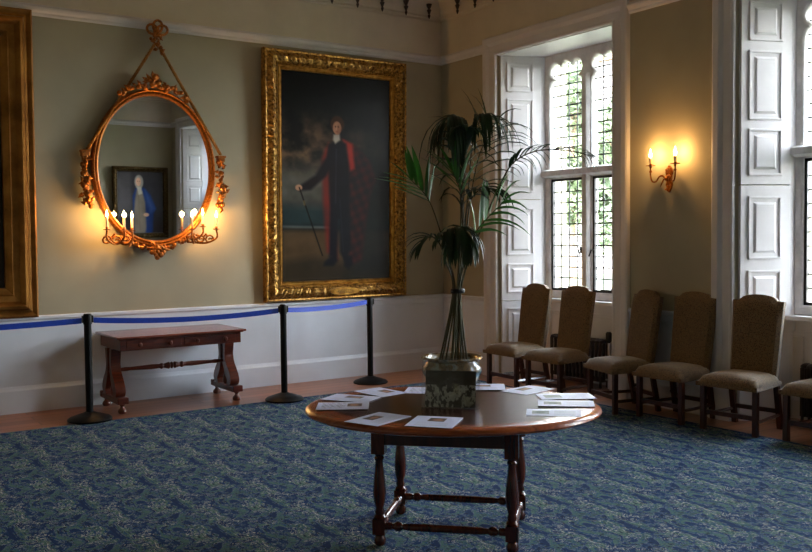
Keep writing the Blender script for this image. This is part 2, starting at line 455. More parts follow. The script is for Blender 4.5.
def arc(cx, cy, r, a0, a1, n=8): return [(cx+r*math.cos(math.radians(a0+(a1-a0)*i/n)), cy+r*math.sin(math.radians(a0+(a1-a0)*i/n))) for i in range(n+1)]
def head_pts(y0, y1, z0):
    c = (y0+y1)/2; h = (y1-y0)/2; pts = [(c-h, z0), (c+h, z0), (c+h, 3.19)]
    pts += [(c+h-.008, 3.235), (c+h-.03, 3.27), (c+h-.085, 3.30)]
    pts += arc(c+h-.088, 3.385, .083, -70, 150, 9)
    pts += arc(c, 3.395, .082, 15, 165, 8)
    pts += arc(c-h+.088, 3.385, .083, 30, 250, 9)
    pts += [(c-h+.085, 3.30), (c-h+.03, 3.27), (c-h+.008, 3.235), (c-h, 3.19)]
    return pts
LA = [(.065, .57), (-.57, -.065)]
XF = .565       # centre plane of the stone frame
winlabels = ['leaded stone window at the room corner, left of the sconce', 'leaded stone window right of the sconce', 'leaded stone window beyond the right edge, seen in the mirror']
for wi, c in enumerate(WC):
    w = empty('window_%d' % (wi+1), (0, c, 0)); struct(w, winlabels[wi])
    mw = TR(XF, 0, 0) @ YZ
    hn = HN+.01
    holes = []
    for a, b in LA:
        holes += [[(a, .965), (b, .965), (b, 2.20), (a, 2.20)], head_pts(a, b, 2.31)]
    ring_curve('stone_frame', [(-hn, ZS), (hn, ZS), (hn, ZT), (-hn, ZT)], holes, .12, .022, 'stone', w, mw)
    # thin outer order and central mullion shaft in front
    m = MB()
    m.prism([(XF-.1, .03), (XF-.06, .055), (XF-.06, -.055), (XF-.1, -.03)], ZS+.05, 3.30)
    m.build('mullion', 'stone', w, bevel=.006)
    m = MB(); m.prism([(XF-.115, 2.235), (XF-.06, 2.21), (XF-.06, 2.31), (XF-.115, 2.29)], -hn, hn, Matrix(((1, 0, 0, 0), (0, 0, 1, 0), (0, 1, 0, 0), (0, 0, 0, 1))))
    m.build('transom', 'stone', w, bevel=.005)
    m = MB(); m.box(HD-.10, XF-.06, -HN-.03, HN+.03, ZS-.035, ZS+.01); m.build('sill', 'white', w, bevel=.008)
    m = MB(); m.box(HD-.02, HD, -HN+.01, HN-.01, .70, .745); m.box(HD-.02, HD, -HN+.01, HN-.01, 0, .16)
    for s in (-1, 0, 1): m.box(HD-.02, HD, s*(HN-.06)-.05, s*(HN-.06)+.05, .16, .70)
    m.build('panelling', 'white', w, bevel=.006)
    for a, b in LA:
        f = MB(); t = .026
        f.box(XF-.03, XF+.005, a, a+t, .965, 2.20); f.box(XF-.03, XF+.005, b-t, b, .965, 2.20)
        f.box(XF-.03, XF+.005, a, b, .965, .965+t); f.box(XF-.03, XF+.005, a, b, 2.20-t, 2.20)
        cs = f.build('casement', 'iron', w)
        q = MB(); yy = (b-.03) if b < 0 else (a+.03)
        q.box(XF-.05, XF-.03, yy-.014, yy+.014, 1.38, 1.45); q.tube([(XF-.05, yy, 1.42), (XF-.085, yy, 1.42), (XF-.09, yy+(.03 if b < 0 else -.03), 1.35)], .008, 6)
        q.build('catch', 'iron', cs, True)
        q = MB(); q.tube([(XF-.04, a+.15, .99), (XF-.06, a+.2, .995), (XF-.06, a+.36, 1.0)], .007, 6); q.ball((XF-.06, a+.2, 1.01), .016)
        q.build('stay', 'iron', cs, True)
        for z0, z1, nr, in ((.99, 2.175, 10), (2.31, 3.46, 10)):
            e = t if z0 < 2 else 0
            g = MB(); g.box(XF+.006, XF+.009, a+e*.8, b-e*.8, z0-.01, z1+.01); g.build('pane', 'pane', w)
            l = MB(); 
            for k in range(1, 4): y = a+(b-a)*k/4; l.box(XF-.002, XF+.005, y-.007, y+.007, z0, z1)
            for k in range(1, nr): z = z0+(z1-z0)*k/nr; l.box(XF-.001, XF+.004, a, b, z-.007, z+.007)
            l.build('leading', 'lead', w)
    # splayed shutters on both reveals
    Ls = HD/math.cos(math.radians(22))
    for s in (1, -1):
        # local u runs from the room face inward; T maps (u, out, z)
        ang = math.radians(22)
        ux = Vector((math.cos(ang), -s*math.sin(ang), 0)); nx = Vector((-math.sin(ang), -s*math.cos(ang), 0))
        T = Matrix(((ux.x, nx.x, 0, 0), (ux.y, nx.y, 0, s*HW), (0, 0, 1, 0), (0, 0, 0, 1)))
        for k, (z0, z1, pans) in enumerate(((.855, 1.975, ((.945, 1.265), (1.36, 1.885))), (1.983, ZT-.01, ((2.06, 2.445), (2.52, 3.09), (3.17, 3.495))), (.0, .848, ((.25, .77),)))):
            b0 = MB(); b0.box(.03, Ls*.9, .0, .034, z0, z1, T)
            sh = b0.build('shutter', 'white', w, bevel=.003)
            for (p0_, p1_) in pans:
                u0, u1 = .10, Ls*.9-.085
                d = MB(); r_ = .018
                for (ua, ub, za, zb) in ((u0, u0+r_, p0_, p1_), (u1-r_, u1, p0_, p1_), (u0, u1, p0_, p0_+r_), (u0, u1, p1_-r_, p1_)):
                    d.box(ua, ub, .034, .046, za, zb, T)
                # raised and bevelled field
                g = .05; h = .02
                vs = [(u0+g, .034, p0_+g), (u1-g, .034, p0_+g), (u1-g, .034, p1_-g), (u0+g, .034, p1_-g), (u0+g+h, .046, p0_+g+h), (u1-g-h, .046, p0_+g+h), (u1-g-h, .046, p1_-g-h), (u0+g+h, .046, p1_-g-h)]
                d.add(vs, [(0, 1, 5, 4), (1, 2, 6, 5), (2, 3, 7, 6), (3, 0, 4, 7), (4, 5, 6, 7)], T)
                d.build('panel', 'white', sh, bevel=.002)
        jb = MB(); jb.box(Ls*.9, Ls+.03, 0, .022, 0, ZT-.002, T); jb.build('jamb_lining', 'white', w)
    sf = MB(); sf.prism([(0.001, HW-.005), (HD, HN), (HD, -HN), (0.001, -HW+.005)], ZT-.008, ZT); sf.build('soffit', 'white', w)
    # architrave: fluted uprights and head
    ar = MB()
    prof = [(0, .0), (.03, .0), (.038, .018), (.03, .036), (.03, .10), (.042, .115), (.055, .135), (.055, .185), (.045, .2), (0, .2)]   # (out, away from opening)
    for s in (1, -1):
        poly = [(-o, s*(HW+d_)) for o, d_ in prof]; ar.prism(poly, .28, ZT+.001)
        ar.box(-.062, 0, min(s*(HW-.002), s*(HW+.21)), max(s*(HW-.002), s*(HW+.21)), 0, .28)
    vs = []; n = len(prof)
    for s in (-1, 1): vs += [(-o, s*(HW+d_), ZT+d_) for o, d_ in prof]
    ar.add(vs, [(i, (i+1) % n, n+(i+1) % n, n+i) for i in range(n)])
    for s in (1, -1):
        vs = [(-o, s*(HW+d_), ZT) for o, d_ in prof]+[(-o, s*(HW+d_), ZT+d_) for o, d_ in prof]
        ar.add(vs, [(i, (i+1) % n, n+(i+1) % n, n+i) for i in range(n)])
    ar.build('architrave', 'white', w)
    # daylight portal (sampling aid for the sky light only)
    ld = bpy.data.lights.new('daylight_portal', 'AREA'); ld.shape = 'RECTANGLE'; ld.size = 2.7; ld.size_y = 1.3
    ld.cycles.is_portal = True
    lo = bpy.data.objects.new('daylight_portal', ld); C.objects.link(lo); lo.location = (XF+.12, c, 2.2); lo.rotation_euler = (0, math.radians(90), 0)

# ------------------------------------------------------------------ carpet
m = MB(); m.box(XL+.5, -.36, YB+.3, -.895, .001, .008)
tag(m.build('carpet', 'carpet', bevel=.003), 'blue and sage green patterned carpet covering the wooden floor', 'carpet')

# ------------------------------------------------------------------ picture frames
def frame(name, w, h, prof, mat, T, parent, step=.02, ripple=None):
    """prof: list of (inset from outer edge, height, rippleamp). Mitred sweep in local x-z, front towards -y."""
    mb = MB(); n = len(prof)
    def side(L, H, M2):
        ns = max(4, int(L/step)); vs = []; fs = []
        for i in range(ns+1):
            t = i/ns
            for j, (ins, ht, amp) in enumerate(prof):
                x = -L/2+ins+(L-2*ins)*t; dd = 0
                if amp:
                    if ripple: dd = amp*ripple(x, ins)
                vs.append((x, -(ht+dd), H/2-ins))
        for i in range(ns):
            for j in range(n-1): fs.append((i*n+j, i*n+j+1, (i+1)*n+j+1, (i+1)*n+j))
        mb.add(vs, fs, T @ M2)
    side(w, h, Matrix()); side(w, h, RY(PI)); side(h, w, RY(PI/2)); side(h, w, RY(-PI/2))
    return mb.build(name, mat, parent, True)
def rip(x, ins): return math.sin(x*62)*.5+.5*math.sin(x*140+ins*90)*math.cos(x*31)+.7*noise.noise((x*38, ins*60, 1))

# large full-length portrait
def portrait_big(U, V):
    A = 216/110
    img = canvas(U, (18, 20, 22)); n1 = npnoise(U, V*A, 3, 1); n2 = npnoise(U, V*A, 9, 4)
    img = mixc(img, np.clip((V-.25)*2, 0, 1)*np.clip(n1*2.6-.9, 0, 1)*(V < .66)*np.clip(1.2-U, 0, 1), (74, 68, 56))
    img = mixc(img, ellm(U, V, .12, .36, .5, .12, 1.4)*np.clip(n2*2.4-.7, 0, 1)*.9, (112, 84, 60))
    img = mixc(img, ellm(U, V, .1, .55, .5, .12, 1.4)*np.clip(n1*2.2-.5, 0, 1)*.8, (96, 98, 92))
    img = mixc(img, polym(U, V, [(0, .63), (.5, .64), (1, .66), (1, .74), (0, .73)], .03, A)*.8, (30, 52, 56))
    img = mixc(img, linem(U, V, (0, .735), (.45, .74), .012, A)*.5, (120, 124, 120))
    img = mixc(img, polym(U, V, [(0, .75), (1, .76), (1, 1), (0, 1)], .02, A), (78, 60, 40))
    img = mixc(img, polym(U, V, [(0, .9), (.3, .88), (.6, .92), (1, .86), (1, 1), (0, 1)], .03, A)*.8, (40, 34, 26))
    img = mixc(img, polym(U, V, [(.72, .6), (.84, .5), (1, .44), (1, .98), (.62, .98), (.66, .75)], .06, A)*.85, (26, 28, 28))
    rob = polym(U, V, [(.42, .33), (.36, .40), (.37, .66), (.40, .86), (.50, .90), (.47, .6), (.47, .42)], .012, A)
    img = mixc(img, rob*(.5+.5*n2), (118, 30, 26))
    rob2 = polym(U, V, [(.54, .31), (.66, .34), (.80, .41), (.86, .50), (.80, .58), (.76, .72), (.72, .90), (.60, .93), (.56, .7), (.55, .5)], .012, A)
    pl = .5+.5*np.sin(U*55+V*A*20)*np.sin(V*A*48-U*18)
    img = mixc(img, rob2*.9, (72, 24, 24)); img = mixc(img, rob2*np.clip(pl*.9+n2*1.2-.55+(U-.62)*1.2, 0, 1)*.85, (22, 22, 26))
    img = mixc(img, polym(U, V, [(.55, .31), (.64, .33), (.66, .45), (.60, .47)], .01, A)*.9, (160, 44, 34))
    blk = (17, 19, 27)
    for P in ([(.42, .34), (.50, .315), (.58, .33), (.61, .45), (.61, .62), (.62, .85), (.56, .9), (.52, .86), (.51, .7), (.49, .88), (.42, .88), (.43, .65), (.42, .5)],
              [(.43, .34), (.40, .40), (.30, .49), (.18, .535), (.16, .565), (.26, .56), (.40, .49), (.46, .42)],
              [(.38, .905), (.48, .86), (.50, .90), (.46, .925), (.37, .925)], [(.55, .87), (.63, .88), (.64, .92), (.60, .945), (.56, .93)]):
        img = mixc(img, polym(U, V, P, .01, A), blk)
    img = mixc(img, linem(U, V, (.49, .36), (.48, .62), .006, A)*.4, (52, 56, 66))
    img = mixc(img, linem(U, V, (.52, .60), (.55, .86), .006, A)*.4, (40, 44, 54))
    img = mixc(img, polym(U, V, [(.465, .29), (.52, .285), (.525, .315), (.48, .335), (.46, .315)], .006, A), (160, 152, 140))
    img = mixc(img, ellm(U, V, .50, .240, .062, .040, .2), (58, 36, 24))
    img = mixc(img, ellm(U, V, .497, .258, .038, .032, .2), (168, 118, 90))
    img = mixc(img, ellm(U, V, .512, .262, .020, .024, .5)*.5, (128, 84, 64))
    for ex in (.483, .509): img = mixc(img, ellm(U, V, ex, .252, .008, .004, .4)*.8, (40, 26, 22))
    img = mixc(img, linem(U, V, (.487, .277), (.503, .277), .004, A)*.7, (136, 60, 52))
    img = mixc(img, linem(U, V, (.494, .255), (.492, .266), .004, A)*.4, (212, 170, 140))
    img = mixc(img, ellm(U, V, .155, .55, .03, .014, .3), (176, 132, 104))
    img = mixc(img, linem(U, V, (.16, .55), (.36, .875), .006, A)*.9, (14, 12, 12))
    img = mixc(img, linem(U, V, (.2, .615), (.205, .63), .01, A)*.6, (120, 100, 60))
    return img*(.86+.28*n2)[..., None]
tp = empty('portrait_painting', (-1.485, -.02, 2.235))
tag(tp, 'large gilt-framed full-length portrait of a standing man in black coat and red robe', 'painting')
W1, H1 = 1.80, 2.68
TL = RX(math.radians(1.0))
prof = [(0, 0, 0), (0, .07, 0), (.012, .085, 0), (.03, .08, .004), (.055, .10, .012), (.085, .112, .014), (.115, .095, .012), (.135, .078, .004), (.145, .082, 0), (.155, .07, 0), (.165, .06, 0), (.19, .045, 0), (.198, .05, 0), (.205, .03, 0), (.205, 0, 0)]
frame('frame', W1, H1, prof, 'gold', TL, tp, .012, rip)
frame('slip', W1-.33, H1-.33, [(0, .02, 0), (0, .062, 0), (.012, .068, 0), (.035, .05, 0), (.042, .052, 0), (.048, .034, 0), (.048, .02, 0)], 'goldsmooth', TL, tp, .2)
m = MB(); m.box(-W1/2+.01, W1/2-.01, -.02, .0, -H1/2+.01, H1/2-.01, TL); m.build('backing', 'dkwood', tp)
painted('canvas', W1-.40, H1-.40, 150, 250, portrait_big, TL @ TR(0, -.032, 0), 'oil', tp)
m = MB()
m.add([(.0+.17*math.cos(a)*(1+.12*math.cos(2*a)), -.136, .0+.045*math.sin(a)) for a in [2*PI*k/20 for k in range(20)]]+[(.17*math.cos(a)*(1+.12*math.cos(2*a)), -.10, .045*math.sin(a)) for a in [2*PI*k/20 for k in range(20)]],
      [tuple(range(20))]+[(k, (k+1) % 20, 20+(k+1) % 20, 20+k) for k in range(20)], TL @ TR(.03, 0, -H1/2+.09))
pq = m.build('name_plaque', 'goldsmooth', tp); 
m = MB()
for k, (z, wd) in enumerate(((.014, .17), (-.002, .22), (-.018, .15))):
    x = -wd/2
    rr = random.Random(k)
    while x < wd/2:
        l = rr.uniform(.008, .02); m.box(x, x+l, -.1375, -.136, z-.004, z+.003, TL @ TR(.03, 0, -H1/2+.09)); x += l+.006
m.build('engraving', 'bronze', pq)

# picture at the far left edge: only the right part of its frame is in view
def landscape_dark(U, V):
    img = canvas(U, (22, 18, 14)); n = npnoise(U, V, 4, 3)
    img = mixc(img, np.clip(n*2-.7, 0, 1)*.5, (64, 50, 34)); img = mixc(img, polym(U, V, [(0, .7), (1, .66), (1, 1), (0, 1)], .05), (34, 26, 18))
    return img
lp = empty('left_edge_painting', (-5.595, -.02, 2.265)); lp.name = 'gilt_framed_painting'
tag(lp, 'tall painting in stepped gilt frame, cut off by the left edge of the photo', 'painting')
prof2 = [(0, 0, 0), (0, .06, 0), (.015, .075, 0), (.035, .07, 0), (.05, .055, 0), (.07, .06, 0), (.085, .085, 0), (.11, .09, 0), (.13, .075, 0), (.15, .05, 0), (.20, .042, 0), (.212, .05, 0), (.22, .04, 0), (.27, .026, 0), (.278, .01, 0), (.278, 0, 0)]
frame('frame', 1.86, 2.78, prof2, 'golddark', RX(math.radians(1)), lp, .05)
m = MB(); m.box(-.92, .92, -.012, 0, -1.38, 1.38, RX(math.radians(1))); m.build('backing', 'dkwood', lp)
painted('canvas', 1.86-.54, 2.78-.54, 30, 45, landscape_dark, RX(math.radians(1)) @ TR(0, -.014, 0), 'oil', lp)

# portrait on the back wall, seen in the mirror
def portrait_blue(U, V):
    A = 1.25; U = 1-U
    img = canvas(U, (50, 48, 52)); n = npnoise(U, V, 5, 9)
    img = mixc(img, polym(U, V, [(.0, .0), (.3, 0), (.32, .7), (0, .75)], .03, A)*.5, (88, 84, 84))
    img = mixc(img, polym(U, V, [(.78, .2), (1, .2), (1, 1), (.74, 1)], .05, A)*.4, (36, 34, 38))
    img = mixc(img, polym(U, V, [(.40, .27), (.58, .26), (.72, .38), (.84, .6), (.78, .68), (.76, .95), (.74, 1), (.36, 1), (.34, .6), (.33, .4)], .015, A), (30, 52, 104))
    img = mixc(img, polym(U, V, [(.60, .3), (.70, .42), (.80, .6), (.72, .66), (.64, .5)], .03, A)*.5, (74, 104, 158))
    img = mixc(img, polym(U, V, [(.42, .3), (.54, .32), (.60, .5), (.62, .9), (.6, 1), (.36, 1), (.35, .7), (.38, .45)], .015, A), (112, 102, 90))
    img = mixc(img, linem(U, V, (.46, .36), (.48, .95), .008, A)*.5, (96, 84, 72))
    img = mixc(img, ellm(U, V, .47, .17, .095, .11, .25), (140, 132, 124)); img = mixc(img, ellm(U, V, .46, .17, .055, .07, .25), (190, 148, 124))
    img = mixc(img, polym(U, V, [(.42, .25), (.52, .25), (.54, .36), (.46, .38)], .01, A), (160, 154, 144))
    img = mixc(img, ellm(U, V, .62, .70, .06, .03, .4), (186, 146, 120)); 
    for ex in (.44, .48): img = mixc(img, ellm(U, V, ex, .16, .01, .007, .4)*.7, (60, 44, 40))
    return img*(1.15+.4*n)[..., None]
bp = empty('small_portrait', (-.68, YB+.03, 2.10), PI); bp.name = 'portrait_painting'
tag(bp, 'portrait of a person in blue cloak and white wig, reflected in the mirror', 'painting')
prof3 = [(0, 0, 0), (0, .05, 0), (.02, .065, .004), (.045, .07, .008), (.07, .05, .004), (.085, .055, 0), (.1, .03, 0), (.1, 0, 0)]
frame('frame', 1.12, 1.42, prof3, 'bronze', Matrix(), bp, .015, rip)
painted('canvas', .94, 1.24, 90, 120, portrait_blue, TR(0, -.02, 0), 'oil', bp)

# ------------------------------------------------------------------ oval mirror
mr = empty('oval_mirror', (-3.545, -.035, 2.27))
tag(mr, 'oval gilt mirror hung from a rope and bow, with candle branches', 'mirror')
MT = RX(math.radians(.7))
RXo, RZo = .617, .770
def oval_ring(mb, prof, n=72, T=MT):
    k_ = len(prof); vs = []; fs = []
    for i in range(n):
        a = 2*PI*i/n
        for o, h in prof: vs.append(((RXo+o)*math.cos(a), -h, (RZo+o)*math.sin(a)))
    for i in range(n):
        for j in range(k_-1): fs.append((i*k_+j, i*k_+j+1, ((i+1) % n)*k_+j+1, ((i+1) % n)*k_+j))
    mb.add(vs, fs, T)
m = MB(); oval_ring(m, [(.0, 0), (.0, .035), (-.008, .05), (-.018, .055), (-.028, .045), (-.034, .04), (-.045, .05), (-.055, .045), (-.06, .03), (-.066, .02), (-.066, 0), (0, 0)])
m.build('frame', 'goldred', mr, True)
m = MB(); n = 72
m.add([((RXo-.06)*math.cos(2*PI*i/n), -.018, (RZo-.06)*math.sin(2*PI*i/n)) for i in range(n)]+[((RXo-.06)*math.cos(2*PI*i/n), -.008, (RZo-.06)*math.sin(2*PI*i/n)) for i in range(n)], [tuple(range(n)), tuple(range(2*n-1, n-1, -1))]+[(i, (i+1) % n, n+(i+1) % n, n+i) for i in range(n)], MT)
m.build('mirror_glass', 'mirror', mr)
def foliage(mb, path, count, size, spread, seed, T=MT):
    rr = random.Random(seed); P = smoothpts(path, 8)
    for i in range(count):
        p = P[int(i/count*(len(P)-1))]; s = size*rr.uniform(.6, 1.2)
        q = p+Vector((rr.uniform(-spread, spread), rr.uniform(-.02, .01), rr.uniform(-spread, spread)))
        if rr.random() < .45: mb.ball(tuple(q), s*.45, T, (1, .8, 1), 8, 5)
        else:
            a = rr.uniform(0, 2*PI); R_ = T @ TR(*q) @ RY(a) @ RX(rr.uniform(-.6, .6))
            mb.add([(0, 0, 0), (s*.35, -.012, s*.5), (0, -.004, s*1.25), (-s*.35, -.012, s*.5), (0, -.022, s*.5)], [(0, 1, 4), (1, 2, 4), (2, 3, 4), (3, 0, 4), (0, 3, 2, 1)], R_)
# crest
m = MB()
foliage(m, [(-.33, -.04, .69), (-.2, -.05, .77), (-.08, -.05, .80), (0, -.05, .82)], 34, .055, .02, 1); foliage(m, [(.33, -.04, .69), (.2, -.05, .77), (.08, -.05, .80), (0, -.05, .82)], 34, .055, .02, 2)
foliage(m, [(-.05, -.05, .81), (0, -.06, .88), (.05, -.05, .81)], 24, .06, .022, 3)
m.build('leaf_crest', 'goldred', mr, True)
# bottom rosette and swags
m = MB(); foliage(m, [(-.34, -.05, -.67), (-.2, -.05, -.75), (0, -.06, -.79), (.2, -.05, -.75), (.34, -.05, -.67)], 44, .05, .018, 4)
foliage(m, [(-.05, -.07, -.78), (0, -.08, -.84), (.05, -.07, -.78)], 24, .06, .03, 5)
m.build('bottom_rosette', 'goldred', mr, True)
for s in (-1, 1):
    m = MB(); 
    m.box(s*.675-.045, s*.675+.045, -.075, -.01, .13, .15, MT); m.box(s*.675-.035, s*.675+.035, -.065, -.01, .09, .13, MT); m.box(s*.675-.025, s*.675+.025, -.055, -.01, .05, .09, MT)
    foliage(m, [(s*.66, -.04, .1), (s*.68, -.04, -.03), (s*.68, -.05, -.12)], 24, .055, .018, 6+s)
    foliage(m, [(s*.68, -.05, -.14), (s*.685, -.05, -.22), (s*.65, -.05, -.38)], 40, .06, .024, 9+s)
    m.build('side_ornament', 'goldred', mr, True)
# rope from the bow over the frame to the side brackets
def rope(mb, a, b, r=.015):
    a = Vector(a); b = Vector(b); L = (b-a).length; n = int(L/.012); d = (b-a).normalized(); s1 = d.cross(Vector((0, 1, 0))).normalized()
    for ph in (0, 2*PI/3, 4*PI/3):
        pts = []
        for i in range(n+1):
            t = i/n; q = t*L/.055*2*PI+ph
            pts.append(a+(b-a)*t+(s1*math.cos(q)+Vector((0, 1, 0))*math.sin(q))*r*.6)
        mb.tube(pts, r*.6, 5)
m = MB(); rope(m, (.045, -.03, 1.22), (.67, -.055, .16)); m.build('rope', 'golddark', mr, True)
m = MB(); rope(m, (.025, -.03, 1.22), (-.655, -.055, .16)); m.build('rope', 'golddark', mr, True)
# bow
m = MB()
def loop(cx, cz, rx, rz, ang, w=.018):
    pts = []
    for i in range(25):
        a = 2*PI*i/24; r_ = Vector((rx*(math.cos(a)+1), 0, rz*math.sin(a))); c_, s_ = math.cos(ang), math.sin(ang)
        pts.append((cx+r_.x*c_-r_.z*s_, -.05-.015*math.sin(a/2)**2, cz+r_.x*s_+r_.z*c_))
    return pts
bx, bz = .03, 1.32
for ang, rx in ((math.radians(78), .06), (math.radians(25), .06), (math.radians(150), .05)):
    m.tube(loop(bx, bz, rx, .045, ang), .013, 6)
m.ball((bx, -.055, bz), .035); foliage(m, [(bx, -.05, bz+.02), (bx+.01, -.05, bz-.1), (bx+.03, -.05, bz-.2)], 26, .05, .02, 20, Matrix())
foliage(m, [(bx-.03, -.05, bz-.02), (bx-.05, -.05, bz-.1)], 8, .045, .015, 21, Matrix())
m.build('bow', 'goldred', mr, True)
m = MB(); foliage(m, [(bx, -.045, bz-.03), (bx-.01, -.045, bz-.02)], 2, .03, .01, 22, Matrix())

def flame_bulb(mb, p, s=1.0):
    mb.lathe([(.004*s, 0), (.011*s, .008*s), (.0145*s, .022*s), (.012*s, .038*s), (.006*s, .058*s), (.001, .08*s)], 10, TR(*p))
def candle_light(loc, power, parent):
    ld = bpy.data.lights.new('candle_glow', 'POINT'); ld.color = (1, .52, .16); ld.energy = power; ld.shadow_soft_size = .02
    o = bpy.data.objects.new('candle_glow', ld); C.objects.link(o); o.location = loc; o.parent = parent; return o
def candle(parent, p, tube=.09, arm=None, s=1.0, power=2.0):
    """p = base of the drip pan; returns the candle part"""
    m = MB(); m.lathe([(.006, -.02), (.012, -.012), (.01, -.004), (.034*s, .0), (.036*s, .006), (.012, .006), (.014, .022), (.012, .03)], 14, TR(*p))
    pan = m.build('drip_pan', 'brass', parent, True)
    m = MB(); m.lathe([(.0115*s, .018), (.0115*s, .018+tube), (.008, .02+tube)], 12, TR(*p)); m.build('candle_tube', 'candle', pan, True)
    m = MB(); flame_bulb(m, (p[0], p[1], p[2]+tube+.018), .82*s); m.build('flame_bulb', 'flame', pan, True)
    candle_light((p[0], p[1]-.002, p[2]+tube+.05), power, pan)
def scroll_arm(mb, a, b, drop, r=.008, n=14):
    a = Vector(a); b = Vector(b); mid = (a+b)/2
    P = smoothpts([a, a+Vector((0, -.01, -drop*.6)), mid+Vector((0, -.01, -drop)), b+Vector((0, 0, -drop*.75)), b], 6)
    mb.tube(P, r*1.25, 7)
PW = 3.0
for s in (-1, 1):
    br = MB()
    xs = {-1: [(-.515, -.14, -.60), (-.365, -.17, -.605), (-.275, -.13, -.61)], 1: [(.575, -.14, -.60), (.44, -.12, -.575), (.315, -.15, -.60)]}[s]
    root = (s*.37, -.05, -.66)
    for i, p in enumerate(xs):
        scroll_arm(br, root, (p[0], p[1], p[2]-.01), .10 if i != 1 else .06)
    for k in range(3):
        cx = s*(.33+.09*k); pts = [(cx+(.045-.012*t/8)*math.cos(t*.75), -.09-.01*k, -.70+(.05-.004*t)*math.sin(t*.75)) for t in range(12)]
        br.tube(pts, .010, 6)
    foliage(br, [(s*.28, -.07, -.69), (s*.38, -.08, -.68), (s*.5, -.08, -.66)], 12, .04, .015, 30+s)
    bo = br.build('candle_branch', 'goldred', mr, True)
    for p in xs: candle(bo, p, .105, power=PW)

# ------------------------------------------------------------------ wall sconce
sc = empty('wall_sconce', (0, -3.42, 2.05)); tag(sc, 'gilt two-arm candle sconce glowing on the wall between the windows', 'wall lamp')
m = MB()
m.prism([(-.02, -.07), (.0, -.10), (.02, -.07), (.034, -.03), (.022, .02), (.036, .08), (.03, .11), (.0, .14), (-.03, .11), (-.036, .08), (-.022, .02), (-.034, -.03)], 0, .022, Matrix(((0, 0, -1, 0), (1, 0, 0, 0), (0, 1, 0, .0), (0, 0, 0, 1))))
foliage(m, [(0, 0, -.07), (0, 0, .12)], 14, .03, .012, 40, Matrix(((0, 1, 0, -.022), (1, 0, 0, 0), (0, 0, 1, 0), (0, 0, 0, 1))))
m.ball((-.05, 0, .02), .02)
m.build('back_plate', 'brass', sc, True)
for s in (-1, 1):
    m = MB(); P = smoothpts([(-.04, 0, .0), (-.06, s*.03, .045), (-.075, s*.06, .04), (-.085, s*.085, .0), (-.095, s*.12, .0), (-.10, s*.137, .05), (-.10, s*.137, .12)], 6)
    m.tube(P, [.009]*10+[.007]*(len(P)-10), 8)
    m.tube([(-.06, s*.02, .02), (-.07, s*.04, -.03), (-.07, s*.05, -.05)], [.007, .006, .002], 6)
    m.ball((-.10, s*.137, .09), .014)
    am = m.build('arm', 'brass', sc, True)
    candle(am, (-.10, s*.137, .14), .055, power=3.4, s=1.25)

# ------------------------------------------------------------------ radiators
def radiator(loc, n, label):
    r = empty('radiator', loc); tag(r, label, 'radiator')
    for k in range(n):
        y = -(k-(n-1)/2)*.055
        m = MB()
        for dx in (-.055, 0, .055): m.tube([(dx, y, .07), (dx, y, .47)], .017, 8)
        m.ball((0, y, .48), .024, None, (3.2, 1, 1)); m.ball((0, y, .08), .024, None, (3.2, 1, 1))
        if k in (0, n-1): m.tube([(-.05, y, .0), (-.05, y, .08)], .014, 6); m.tube([(.05, y, .0), (.05, y, .08)], .014, 6)
        if k == 0: s0 = m.build('column', 'radiator', r, True)
        else: m.build('column', 'radiator', r, True)
    y = -(n/2)*.055-.04
    m = MB(); m.tube([(0, y+.04, .09), (0, y, .09), (0, y, .48)], .011, 8); m.tube([(0, y, .09), (0, y, 0)], .011, 8); m.build('pipe', 'white', r, True)
    m = MB(); m.lathe([(.014, .47), (.03, .49), (.032, .57), (.02, .585)], 12, TR(0, y, 0)); m.build('valve', 'iron', r, True)
    return r
radiator((.36, WC[0]-.03, 0), 14, 'dark column radiator under the window left of the sconce')
radiator((.36, WC[1]+.02, 0), 16, 'dark column radiator under the right-hand window')

